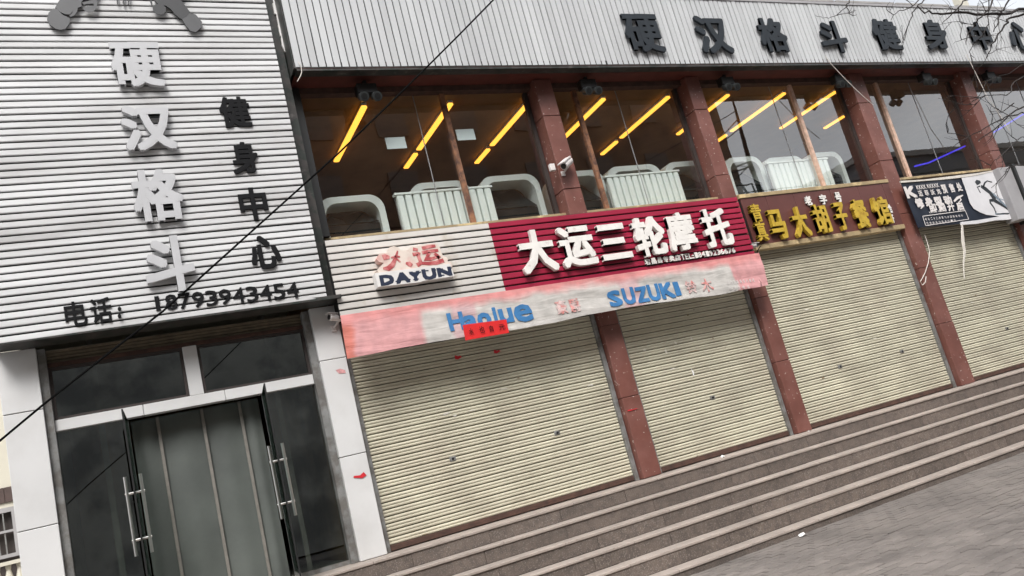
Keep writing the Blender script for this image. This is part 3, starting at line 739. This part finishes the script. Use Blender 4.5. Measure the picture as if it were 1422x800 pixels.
for ch, tl, br in (('D', (178, 588), (372, 685)), ('A', (390, 556), (590, 655)), ('Y', (590, 538), (745, 628)), ('U', (765, 505), (960, 608)), ('N', (975, 486), (1172, 562))):
    glyph('badge_letter', ch, bd(*tl), bd(*br), YB - .0145, .002, NAVY, badge, bold=.02, heavy=.012)
m = MB()
for (a, b) in (((170, 592), (250, 584)), ((185, 690), (260, 684)), ((392, 660), (470, 650)), ((520, 640), (600, 630)), ((585, 545), (660, 538)), ((690, 535), (748, 528)), ((640, 634), (715, 625)), ((765, 516), (850, 508)), ((890, 505), (955, 498)), ((980, 492), (1050, 485)), ((1000, 580), (1070, 570)), ((1110, 478), (1172, 471))):
    stroke(m, [bd(*a), bd(*b)], .014, YB - .0152, YB - .0125, YB - .012)
m.build('badge_serifs', NAVY, badge)

# --- restaurant sign
hs_ = root('restaurant_sign', (10.5, -.02, 3.63), 'brown restaurant sign with raised yellow characters and tan trim between two maroon pillars', 'sign')
MB().box(8.84, 12.17, .0, .155, 3.68, 4.44).build('backing_box', GREYBK, hs_)
xs = [8.84, 9.35, 9.93, 10.75, 11.4, 12.0, 12.17]
for a, b in zip(xs[:-1], xs[1:]): MB().box(a + .002, b - .002, -.02 + random.uniform(-.002, .002), .0, 3.682, 4.438, ch=.002).build('panel', SIGNBR, hs_)
MB().box(8.83, 12.175, -.035, .1, 3.605, 3.681, ch=.004).build('bottom_trim', GOLDS, hs_)
MB().box(8.83, 12.175, -.035, .1, 4.439, 4.50, ch=.004).build('top_trim', GOLDS, hs_)
Hh = zo(6.183, 1030, 250)
for ch, tl, br in (('青', (62, 212), (192, 352)), ('真', (108, 366), (240, 510)), ('马', (215, 268), (410, 487)), ('大', (410, 243), (608, 467)), ('胡', (595, 222), (785, 437)), ('子', (780, 203), (942, 412)), ('餐', (935, 178), (1120, 392)), ('馆', (1110, 158), (1308, 362))):
    glyph('character', ch, Hh(*tl), Hh(*br), -.10, .06, GOLD, hs_, bold=.02, heavy=.014 if ch not in '青真' else .006)
for ch, tl, br in (('老', (535, 143), (612, 210)), ('字', (663, 130), (742, 202)), ('号', (795, 110), (867, 183)), ('合', (1255, 212), (1300, 278)), ('干', (1280, 300), (1320, 360))):
    glyph('small_character', ch, Hh(*tl), Hh(*br), -.05, .02, LETW, hs_, bold=.01, heavy=.006)

# --- gym presale poster
ps = root('gym_poster', (13.7, -.12, 3.5), 'dark gym presale banner with white lettering and a running figure, right of the restaurant sign', 'banner')
Q = zo(8.034, 1245, 235); YP = -.12
def cloth_quad(tl, tr, bl, br, Y, nx, nz, amp, m, name, parent, seed=0, curl=0.0):
    A, B, C, D = [pt(*p, Y) for p in (tl, tr, bl, br)]; v = []; f = []
    for j in range(nz + 1):
        for i in range(nx + 1):
            s, t = i / nx, j / nz
            p = (A.lerp(B, s)).lerp(C.lerp(D, s), t)
            yy = Y + amp * mnoise.noise(Vector((p.x * 1.7, p.z * 2.5, seed))) + amp * .5 * mnoise.noise(Vector((p.x * 6, p.z * 3, seed + 3)))
            zz = p.z + (amp * .8 * mnoise.noise(Vector((p.x * 2.2, 5, seed))) if j in (0, nz) else 0)
            v.append((p.x, yy, zz))
    for j in range(nz):
        for i in range(nx): q = j * (nx + 1) + i; f.append((q, q + nx + 1, q + nx + 2, q + 1))
    n = len(v); v += [(a, b + .004, c) for a, b, c in v]; f += [tuple(x + n for x in q[::-1]) for q in f]
    o = MB().add(v, f).build(name, m, parent)
    for p in o.data.polygons: p.use_smooth = True
    return o
cloth_quad(Q(45, 150), Q(1135, 5), Q(240, 652), Q(1335, 552), YP, 50, 14, .010, POSTN, 'poster_sheet', ps, 1)
box('support_frame', (12.56, 15.2, YP + .035, .10, 3.58, 4.36), RAIL, ps)
YQ = YP - .014
m = MB(); P = [pt(*Q(*p), YQ) for p in ((722, 95), (900, 66), (1133, 10), (1328, 545), (1210, 540), (1115, 522), (1000, 508), (930, 480), (860, 440), (820, 380), (795, 300), (765, 210))]
m.prism([(p.x, p.z) for p in P], YQ, YQ + .002); m.build('white_field', POSTW, ps)
m = MB(); P = [pt(*Q(*p), YQ) for p in ((40, 132), (290, 118), (500, 92), (900, 45), (1133, 3), (1133, 14), (900, 68), (700, 98), (500, 118), (300, 132), (50, 152))]
m.prism([(p.x, p.z) for p in P], YQ - .006, YQ + .02); m.build('folded_edge', CLOTHW, ps)
m = MB(); P = [pt(*Q(*p), YQ) for p in ((720, 590), (900, 570), (1100, 535), (1230, 515), (1300, 470), (1335, 545), (1250, 562), (1100, 572), (900, 608), (720, 622))]
m.prism([(p.x, p.z) for p in P], YQ - .004, YQ + .015); m.build('folded_edge', POSTW, ps)
m = MB()
def q_(pts, w, mb=None): stroke(mb or m, [Q(*p) for p in pts], w, YQ - .003, YQ - .0005, YQ)
stroke(m, [Q(*p) for p in ((885, 160), (905, 145), (935, 140))], [.07, .09, .04], YQ - .003, YQ - .0005, YQ)
q_([(940, 190), (990, 220), (1040, 260), (1075, 310), (1100, 340)], [.06, .09, .08, .09, .10])
q_([(1090, 345), (1150, 385), (1210, 425), (1285, 480)], [.09, .06, .04, .03]); q_([(1085, 345), (1040, 350), (1045, 375), (1085, 430), (1110, 490)], [.06, .05, .04, .03, .02])
q_([(965, 200), (985, 150), (1010, 130), (1065, 145)], [.035, .03, .02, .02]); q_([(930, 190), (900, 200), (935, 265)], [.03, .025, .02]); q_([(1285, 480), (1300, 500), (1180, 495), (1110, 505)], [.03, .04, .02, .01])
m.build('runner_figure', POSTI, ps)
m = MB(); q_([(1000, 215), (1090, 290), (1150, 350), (1230, 420)], [.01, .05, .06, .03], m); q_([(1150, 330), (1210, 350), (1260, 430)], [.015, .02, .01], m); q_([(1110, 470), (1100, 500), (1200, 500)], [.02, .03, .02], m)
for p in m.v: pass
m.build('figure_shading', POSTG, ps).location.y -= .0
def ptext(ch, tl, br, hv=.0, bold=.01): glyph('poster_text', ch, Q(*tl), Q(*br), YQ - .001, .002, PRINTW, ps, bold=bold, heavy=hv)
ptext('K', (85, 205), (232, 303), .016)
ptext('KKKK KKKKK', (215, 183), (480, 190 + 8), .002)
for i, c in enumerate('迈菲沃克'): ptext(c, (237 + 68 * i, 243 - 6 * i), (300 + 68 * i, 298 - 8 * i), .003)
for i, c in enumerate('预售处'): ptext(c, (492 + 84 * i, 178 - 11 * i), (575 + 84 * i, 262 - 11 * i), .006)
for i, c in enumerate('健身型动'): ptext(c, (200 + 106 * i, 335 - 10 * i), (308 + 106 * i, 410 - 11 * i), .010)
for i, c in enumerate('即刻开启'): ptext(c, (356 + 100 * i, 398 - 9 * i), (458 + 100 * i, 470 - 7 * i), .008)
ptext('KKKKKK KKKKKK', (362, 474), (560, 466), .0)
m = MB(); q_([(640, 360), (680, 320), (740, 290)], [.03, .05, .02]); q_([(690, 300), (720, 340), (700, 365)], [.03, .03, .02]); q_([(300, 405), (270, 440)], [.03, .02])
for a, b in (((290, 525), (765, 462)), ((765, 462), (805, 558)), ((805, 558), (325, 630)), ((325, 630), (290, 525))): q_([a, b], .012)
m.build('poster_marks', PRINTW, ps)
for i, c in enumerate('地址：文汇南路与中国邮政银行'): ptext(c, (315 + 31 * i, 545 - 3.0 * i), (342 + 31 * i, 572 - 3.4 * i), .0)
for i, c in enumerate('咨询热线与营业厅一层'): ptext(c, (330 + 34 * i, 590 - 3.2 * i), (359 + 34 * i, 614 - 3.5 * i), .0)
m = MB(); stroke(m, [(1335, 312), (1336, 335), (1338.5, 350), (1337, 368), (1338, 388)], [.03, .07, .05, .02, .008], YP - .02, YP - .008, YP)
m.build('torn_strip', CLOTHW, ps)

# --- grey sign box at the right edge
gb = root('grey_sign_box', (15.4, -.2, 3.4), 'blank grey metal sign box with dark edge at the right end, beside the poster', 'sign')
MB().box(14.86, 15.22, -.26, -.02, 3.40, 4.42, ch=.01).build('face_panel', GREYM, gb)
MB().box(15.225, 15.30, -.30, -.02, 3.34, 4.46, ch=.01).build('edge_post', BLACK, gb)
MB().box(15.305, 18.2, -.26, -.02, 3.42, 4.42, ch=.01).build('face_panel', GREYM, gb)
box('shutter_hood', (15.55, 18.48, .03, .16, ZP, 3.4), RAIL, bld)

# --- pink cloth banner
pb = root('pink_banner', (5.5, -.28, 3.0), 'faded pink and white cloth banner with blue lettering hung under the crimson sign', 'banner')
bx0, bx1 = 2.385, 8.60
def by(x, z):
    t = (3.49 - z) / .5
    return -.285 - .03 * t + (.013 * mnoise.noise(Vector((x * 1.3 + z * 2.5, z * 8 + x * .5, 1))) + .014 * mnoise.noise(Vector((x * .9, z * 2.0, 7)))) * min(1, t * 2 + .3)
def bz(x, t):
    sag = .015 * math.sin((x - bx0) * 2.1) * t + .012 * mnoise.noise(Vector((x * 2.3, 0, 3))) * t
    return 3.50 - t * (.50 - .02 * math.sin((x - bx0) / 6.2 * math.pi)) + sag
v = []; f = []; NX, NZ = 220, 26
for j in range(NZ + 1):
    for i in range(NX + 1):
        x = bx0 + (bx1 - bx0) * i / NX; t = j / NZ; z = bz(x, t)
        xx = x + (-.03 * t if i < 3 else 0) - (.05 * t * t if i > NX - 6 else 0)
        v.append((xx, by(x, z), z))
for j in range(NZ):
    for i in range(NX): q = j * (NX + 1) + i; f.append((q, q + NX + 1, q + NX + 2, q + 1))
n = len(v); v += [(a, b + .004, c) for a, b, c in v]; f += [tuple(x + n for x in q[::-1]) for q in f]
o = MB().add(v, f).build('cloth', BANNER, pb)
for p in o.data.polygons: p.use_smooth = True
YBn = -.30
for ch, tl, br in (('H', (620.5, 437), (645, 456)), ('a', (643, 440.5), (664, 455)), ('o', (662, 437), (683, 452)), ('j', (682, 428.5), (693, 455)), ('u', (692, 431), (713, 446)), ('e', (712, 426), (740, 444))):
    glyph('banner_letter', ch, tl, br, YBn, .002, PRINTB, pb, bold=.02, heavy=.012, yfun=by)
Z4 = R4
for ch, tl, br in (('S', (578, 485), (655, 545)), ('U', (650, 470), (722, 535)), ('Z', (715, 465), (785, 525)), ('U', (775, 452), (845, 518)), ('K', (835, 445), (915, 505)), ('I', (905, 438), (942, 495))):
    glyph('banner_letter', ch, Z4(*tl), Z4(*br), YBn, .002, PRINTB, pb, bold=.02, heavy=.013, yfun=by)
for ch, tl, br in (('豪', (769, 419), (788, 435)), ('爵', (788, 416.5), (807, 432)), ('铃', (950, 391), (969, 406)), ('木', (971, 388.5), (991, 404))):
    glyph('faded_character', ch, tl, br, YBn, .002, PRINTP, pb, bold=.01, heavy=.004, yfun=by)
for i, c in enumerate('宕昌县豪爵铃木摩托'): glyph('small_text', c, (1008 + 4.4 * i, 391 - .45 * i), (1012 + 4.4 * i, 395.4 - .45 * i), YBn, .002, PRINTW, pb, bold=.0, yfun=by)
for i, c in enumerate('专营店电话'): glyph('small_text', c, (1010 + 6.2 * i, 399.5 - .6 * i), (1014.6 + 6.2 * i, 403.5 - .6 * i), YBn, .002, PRINTW, pb, bold=.0, yfun=by)
# red paper pinned on the banner
rpz = zo(10.94, 630, 430); Yr = -.335
o = cloth_quad(rpz(140, 235), rpz(800, 145), rpz(182, 468), rpz(842, 350), Yr, 12, 6, .006, REDP, 'red_paper', None, 4)
tag(o, 'bright red paper with handwritten black characters covering the lower edge of the blue lettering', 'notice')
for ch, tl, br in (('水', (225, 290), (312, 375)), ('也', (375, 255), (480, 345)), ('自', (535, 245), (610, 325)), ('元', (680, 230), (790, 295))):
    glyph('brush_character', ch, rpz(*tl), rpz(*br), Yr - .009, .002, LETB, o, bold=.0)

# ================================================================== SMALL THINGS
def sec_camera(c, aim, label, body=(.05, .17)):
    t = root('security_camera', c, label, 'camera')
    c = Vector(c); d = Vector(aim).normalized(); s = d.cross(Vector((0, 0, 1))).normalized(); u = s.cross(d)
    m = MB(); L = body[1]; r = body[0]
    def obx(a, b, w0, w1, h0, h1):
        v = []
        for zz in (h0, h1):
            for (x, y) in ((a, w0), (b, w0), (b, w1), (a, w1)): v.append(tuple(c + d * x + s * y + u * zz))
        return v, [(0, 3, 2, 1), (4, 5, 6, 7), (0, 1, 5, 4), (1, 2, 6, 5), (2, 3, 7, 6), (3, 0, 4, 7)]
    m.tube([c - d * L * .5, c - d * L * .45, c + d * L * .45, c + d * L * .5], [r * .7, r, r, r * .9], 14); m.build('body', CAMW, t)
    m = MB(); m.add(*obx(-L * .4, L * .66, -r * 1.05, r * 1.05, r * .85, r * 1.1)); m.build('sun_hood', CAMW, t)
    MB().tube([c + d * L * .5, c + d * (L * .5 + .01)], r * .7, 12).build('lens', BLACK, t)
    w = Vector((c.x - .03, 0.0, c.z - .1))
    MB().tube([c - u * r * .8 - d * .03, (c + w) / 2 - Vector((0, 0, .03)), w], .012, 8).build('bracket', CAMW, t)
    MB().box(w.x - .03, w.x + .03, -.022, -.001, w.z - .035, w.z + .035, ch=.004).build('wall_plate', CAMW, t)
sec_camera(tuple(pt(467, 441, -.10)), (-.95, -.25, .12), 'small white security camera on the right entrance pier under the slatted signs', (.042, .17))
sec_camera(tuple(pt(787, 227, -.12)), (-.72, -.38, -.45), 'white security camera on the upper part of the first maroon pillar', (.055, .24))
sec_camera(tuple(pt(1047, 341, -.16)), (.3, -.9, -.2), 'black and white security camera between the crimson sign and the restaurant sign', (.035, .11))
p = pt(766, 233, -.03); tag(MB().box(p.x - .035, p.x + .045, -.06, -.004, p.z - .05, p.z + .05, ch=.006).build('junction_box', CAMW), 'small cream junction box left of the camera on the first maroon pillar', 'box')
sl = ['twin floodlight under the soffit above the left tube light, its lenses facing the street', 'twin floodlight just right of the first maroon pillar top', 'twin floodlight above the third upstairs window, near its left pillar', 'twin floodlight near the right end of the third upstairs window', 'twin floodlight at the top right of the fourth upstairs window', 'twin floodlight over the rightmost upstairs window behind the branches']
for (x, l) in zip((3.36, 6.66, 9.27, 11.8, 14.08, 16.0), sl):
    t = root('floodlight', (x, -.1, 6.49), l, 'floodlight', 'twin floodlights hanging under the soffit')
    MB().box(x - .13, x + .13, -.13, .0, 6.30, 6.44, ch=.01).build('housing', BLACK, t)
    MB().box(x - .02, x + .02, -.09, -.05, 6.441, 6.494).build('bracket', BLACK, t)
    for s in (-1, 1):
        h = MB().tube([(x + s * .085, -.10, 6.26), (x + s * .085, -.19, 6.22)], [.058, .062], 16).build('lamp_head', LENS, t)
        MB().tube([(x + s * .085, -.191, 6.22), (x + s * .085, -.196, 6.218)], .04, 14).build('lens', BLACK, h)
    for i in range(5): pass
# wires
def wire(name, pts, r, m, label, cat='cable', sm=1):
    o = MB().tube(pts, r, 6).build(name, m); tag(o, label, cat); return o
def catenary(a, b, sag, n=24):
    a, b = Vector(a), Vector(b); return [a.lerp(b, i / n) - Vector((0, 0, sag * 4 * (i / n) * (1 - i / n))) for i in range(n + 1)]
cp = [(-260, 800), (-120, 702), (0, 612), (60, 562), (140, 499), (226.6, 432), (300, 366), (360, 312), (419, 259), (470, 213), (530, 155), (596, 90), (640, 46), (685, 0), (760, -78), (900, -230)]
wire('overhead_cable', [pt(a_, b_, -3.0) for a_, b_ in cp], .0075, WIREK, 'black overhead cable crossing diagonally in front of the tall white sign')
wire('loose_wire', [pt(*q, -.38) for q in ((1146, 78), (1155, 90), (1172, 108), (1186, 122), (1200, 135), (1213, 146))], .006, WIREW, 'thin pale wire hanging from the fascia across the third maroon pillar top')
wire('loose_wire', [pt(*q, -.38) for q in ((1342, 76), (1346, 84), (1357, 106), (1371, 135), (1388, 159), (1402, 182))], .006, WIREW, 'thin pale wire hanging from the fascia in front of the rightmost window')
wire('loose_wire', [pt(*q, -.37) for q in ((414, 86), (418, 92), (419, 100), (417, 106), (413, 113))], .005, WIREW, 'short curled white wire hanging from the left end of the fascia')
wire('hanging_string', [pt(*q, -.02) for q in ((1284, 326), (1288, 338), (1291, 350), (1289, 365), (1285, 378), (1281, 386), (1278, 391), (1281, 396), (1285, 392), (1286, 384))], .007, WIREW, 'pale string looped on the third maroon pillar under the signs', 'string')
wire('loose_wire', [pt(*q, -.22) for q in ((1040, 336), (1046, 348), (1043, 355), (1050, 360), (1052, 348), (1056, 342))], .007, WIREK, 'tangle of black wire below the small camera at the end of the crimson sign')
for i, (y, z, x0, x1) in enumerate(((-7.2, 7.6, -40, 90), (-7.6, 8.1, -40, 90), (-9.8, 8.0, -40, 90), (-12.5, 8.4, -40, 90), (-12.9, 8.9, -40, 90), (-15.5, 9.2, -40, 90))):
    wire('street_cable', catenary((x0, y, z), (x1, y, z + .6), 1.1, 40), .018, WIREK, ['lowest street cable seen mirrored in the upstairs glass', 'second street cable mirrored in the upstairs glass', 'third street cable mirrored in the upstairs glass', 'fourth street cable mirrored in the upstairs glass', 'fifth street cable mirrored in the upstairs glass', 'highest street cable mirrored in the upstairs glass'][i])
# paint marks and torn red bits on the shutters
def bit(name, px, py, w, h, Y, m, label, cat):
    c = pt(px, py, Y); mb = MB(); mb.prism([(c.x - w, c.z - h * .6), (c.x - w * .2, c.z - h), (c.x + w, c.z - h * .3), (c.x + w * .7, c.z + h * .5), (c.x, c.z + h * .3), (c.x - w * .8, c.z + h)], Y - .008, Y - .002); tag(mb.build(name, m), label, cat)
bit('paper_scrap', 636, 496, .045, .028, .115, STKR, 'torn red paper scrap on the first shutter, the left one', 'scrap')
bit('paper_scrap', 690, 488, .045, .025, .115, STKR, 'torn red paper scrap on the first shutter, the right one', 'scrap')
bit('paper_scrap', 962, 517, .012, .06, .115, SCRAP, 'white paper sliver on the second shutter', 'scrap')
bit('red_tape', 878, 569, .08, .008, -.004, STKR, 'thin red tape across the first maroon pillar', 'tape')
def litter(x, y, z, s, label, m=SCRAP):
    mb = MB(); v = []; f = []
    for i in range(5):
        for j in range(4): v.append((x + s * (i / 4 - .5) + s * .15 * mnoise.noise(Vector((i * .9, j, 3))), y + s * .7 * (j / 3 - .5), z + .004 + abs(s * .6 * mnoise.noise(Vector((i * .7, j * .8, x))))))
    for i in range(4):
        for j in range(3): q = i * 4 + j; f.append((q, q + 4, q + 5, q + 1))
    tag(mb.add(v, f).build('litter', m), label, 'litter')
litter(6.52, yb - .12, GZ, .09, 'crumpled white litter on the pavement against the lowest step')
litter(6.9, -.30, ZP, .07, 'crumpled white litter on the top step edge below the second shutter')
c_ = pt(447 + 420, 800, -2)
litter(9.3, -2.9, GZ, .05, 'small white litter scrap out on the grey pavers')
litter(8.55, -.2, ZP, .06, 'white crumb of litter at the foot of the second maroon pillar')
# ================================================================== NEIGHBOUR AND OPPOSITE BUILDINGS
nb = root('neighbour_house', (-5, 8.3, 0), 'cream house with brown tile band, barred window and balustrade left of the entrance', 'building')
MB().box(-9, -1.62, 8.0, 12, 2.9, 7.5).build('wall', CREAMW, nb)
MB().box(-9, -1.62, 8.02, 12, 0, 1.0).build('lower_wall', CREAMW, nb)
for i in range(10): MB().box(-1.64 - .17 * (i + 1), -1.64 - .17 * i - .006, 7.97, 8.01, 2.99, 3.25, ch=.003).build('tile', TILEB, nb)
MB().box(-9, -1.62, 8.05, 8.3, 1.0, 2.9).build('recess_wall', DARKP, nb)
wf = sub('window', nb, (-1.95, 7.95, 1.9))
for b in ((-2.25, -1.66, 2.82, 2.90), (-2.25, -1.66, 2.06, 2.12), (-1.74, -1.66, 2.12, 2.82), (-2.25, -2.17, 2.12, 2.82), (-2.17, -1.74, 2.48, 2.52)): MB().box(b[0], b[1], 7.93, 8.0, b[2], b[3]).build('frame', GREYM, wf)
for x in (-2.08, -1.98, -1.88): MB().box(x, x + .02, 7.94, 7.96, 2.12, 2.82).build('bar', RAIL, wf)
box('balustrade', (-9, -1.6, 7.5, 7.7, 1.93, 1.99), CREAMW, nb)
for i in range(14):
    x = -1.68 - i * .16
    MB().tube([(x, 7.6, 1.45), (x, 7.6, 1.55), (x, 7.6, 1.7), (x, 7.6, 1.85), (x, 7.6, 1.93)], [.05, .035, .065, .035, .05], 8).build('baluster', CREAMW, nb)
MB().box(-9, -1.6, 7.45, 7.75, 1.35, 1.449).build('balcony_slab', CREAMW, nb)
def opp(x0, x1, h, m, label, y=-26, rows=5, cols=16):
    t = root('street_building', ((x0 + x1) / 2, y - 6, 0), label, 'building')
    MB().box(x0, x1, y - 12, y, 0, h).build('wall', m, t)
    MB().box(x0 - .1, x1 + .1, y + .001, y + .35, 0, min(h * .45, 9.2)).build('shopfront_band', OPPS, t)
    wm = mesh('window', *bxv((-.8, .8, 0, .12, 0, 1.5)), OPPW)
    wm2 = mesh('window', *bxv((-.8, .8, 0, .12, 0, 1.5)), OPPV)
    for r in range(rows):
        for c in range(cols):
            if 1.2 + r * (h - 1) / rows >= min(h * .45, 9.2): link('window', wm if 1.2 + r * (h - 1) / rows >= min(h * .45, 9.2) else wm2, t, (x0 + (c + .5) * (x1 - x0) / cols, y - .02 + (.36 if 1.2 + r * (h - 1) / rows < min(h * .45, 9.2) else 0), 1.2 + r * (h - 1) / rows))
    MB().box(x0 - .2, x1 + .2, y - 12.2, y + .3, h + .002, h + .4).build('roof', CONC, t)
opp(-34, 35.4, 21.5, OPPB, 'tall brown block across the street mirrored in the left upstairs glass', rows=6, cols=18)
opp(46, 84, 14.8, OPPG, 'low grey block across the street mirrored in the right upstairs glass', rows=3, cols=9)
# ================================================================== BARE TREE
tr = root('bare_tree', (13.4, -3.1, 0), 'leafless dark tree whose twigs hang in front of the fascia at the right', 'tree')
base = Vector((13.4, -3.1, 0)); fork = Vector((13.3, -3.1, 3.6))
MB().tube([base, Vector((13.42, -3.1, 1.2)), Vector((13.35, -3.1, 2.5)), fork, Vector((13.0, -3.05, 4.8)), Vector((12.9, -3.0, 6.4)), Vector((13.0, -3.0, 8))], [.16, .13, .12, .11, .07, .05, .02], 12).build('trunk', BARK, tr)
T6 = zo(4.87, 1130, 0); T1 = zo(3.81, 1080, 80)
random.seed(21)
def branch(pxs, Y, r0, r1, par=None, start=None, twigs=0, nm='branch'):
    P = [pt(a, b, Y + .10 * math.sin(i * 1.7)) for i, (a, b) in enumerate(pxs)]
    if start is not None: P = [Vector(start)] + P
    # subdivide with jitter
    Q_ = [P[0]]
    for a, b in zip(P[:-1], P[1:]):
        for k in (1, 2, 3): Q_.append(a.lerp(b, k / 3) + (Vector((random.uniform(-1, 1), random.uniform(-1, 1), random.uniform(-1, 1))) * min(.022, (b - a).length * .05) if k < 3 else Vector()))
    n = len(Q_); rr = [r0 + (r1 - r0) * i / (n - 1) for i in range(n)]
    m = MB().tube(Q_, rr, 6)
    def tw(p, d, L, r, dep):
        pts = [p]; dd = d.normalized()
        for s in range(4):
            dd = (dd + Vector((random.uniform(-.35, .35), random.uniform(-.35, .35), random.uniform(-.3, .3)))).normalized(); pts.append(pts[-1] + dd * L / 4)
        m.tube(pts, [r, r * .8, r * .65, r * .5, r * .35], 5, False)
        if dep:
            for _ in range(2):
                k = random.randint(1, 3); tw(pts[k], dd + Vector((random.uniform(-1, 1), random.uniform(-.5, .5), random.uniform(-1, 1))), L * .55, r * .6, dep - 1)
    for _ in range(twigs):
        k = random.randint(n // 4, n - 2); d = (Q_[k + 1] - Q_[k]).normalized()
        tw(Q_[k], d * .6 + Vector((random.uniform(-.8, .3), random.uniform(-.4, .4), random.uniform(-.9, .9))), random.uniform(.2, .55), .0055, 1)
    return m.build(nm, BARK, tr)
hub = Vector((12.95, -3.05, 5.0))
branch([T6(*p) for p in ((1500, 45), (1422, 62), (1280, 95), (1100, 100), (900, 92), (800, 92), (735, 75), (700, 40))], -3.0, .028, .006, start=hub, twigs=5)
branch([T6(*p) for p in ((1500, 70), (1330, 120), (1290, 170), (1230, 270), (1200, 310), (1165, 395))], -2.9, .02, .005, start=hub, twigs=4)
branch([T6(*p) for p in ((1400, -60), (1320, 0), (1265, 80), (1250, 150), (1215, 215))], -2.8, .018, .006, start=(12.9, -3.0, 6.2), twigs=4)
branch([T6(*p) for p in ((1320, -90), (1220, -20), (1190, 60), (1110, 130), (1085, 180), (1040, 230), (1030, 300))], -3.1, .016, .005, start=(12.9, -3.0, 6.3), twigs=4)
branch([T6(*p) for p in ((1250, -120), (1080, -30), (1000, 30), (950, 80), (900, 130), (868, 160))], -3.0, .014, .004, start=(12.9, -3.0, 6.4), twigs=3)
branch([T6(*p) for p in ((900, -90), (745, 0), (690, 60), (650, 140), (620, 220), (598, 292))], -2.7, .012, .004, start=(12.95, -3.0, 7.4), twigs=3)
branch([T6(*p) for p in ((840, -60), (705, 0), (670, 40), (580, 70), (540, 100), (525, 135))], -2.8, .010, .003, start=(12.95, -3.0, 7.2), twigs=2)
branch([T6(*p) for p in ((420, -120), (240, 0), (220, 50), (240, 85), (265, 108), (290, 98))], -2.6, .010, .003, start=(12.95, -3.0, 7.6), twigs=1)
branch([T6(*p) for p in ((230, 40), (180, 80), (120, 115), (60, 122), (10, 100))], -2.6, .006, .002, twigs=1)
branch([T6(*p) for p in ((1190, -60), (1180, 80), (1185, 160), (1150, 230), (1080, 300), (1055, 345), (1060, 370), (1085, 390))], -3.0, .009, .003, start=(12.9, -3.0, 6.4), twigs=3)
branch([T6(*p) for p in ((1060, 250), (1000, 270), (940, 300))], -3.0, .006, .002, twigs=1)
branch([T6(*p) for p in ((1100, 170), (1000, 160), (980, 110), (975, 50))], -3.1, .005, .002, twigs=1)
branch([T1(*p) for p in ((1400, 180), (1303, 260), (1230, 300), (1140, 385), (1060, 440))], -2.9, .016, .005, start=Vector((13.2, -3.1, 3.9)), twigs=4)
branch([T1(*p) for p in ((1400, 60), (1250, 130), (1210, 200), (1100, 200), (1040, 250), (1010, 240))], -3.2, .010, .003, start=hub, twigs=4)
branch([T1(*p) for p in ((1400, 330), (1290, 290), (1210, 310), (1100, 370), (1010, 420), (900, 400), (895, 340))], -3.0, .011, .003, start=Vector((13.2, -3.1, 3.9)), twigs=4)
branch([T1(*p) for p in ((1420, 560), (1262, 570), (1230, 575), (1180, 640), (1130, 690))], -3.0, .011, .003, start=Vector((13.3, -3.1, 3.4)), twigs=2)
branch([T1(*p) for p in ((1400, 420), (1290, 420), (1200, 500), (1150, 540), (1120, 590))], -3.1, .008, .002, start=Vector((13.3, -3.1, 3.6)), twigs=3)
for i, (pa, pb_) in enumerate(((( 1400, -20), (1050, 150)), ((1380, 480), (1150, 470)), ((1250, 240), (1120, 300)))):
    branch([T1(*pa), T1((pa[0] + pb_[0]) / 2, (pa[1] + pb_[1]) / 2 + 20), T1(*pb_)], -2.8 - .1 * i, .007, .002, start=hub if i < 2 else None, twigs=3)
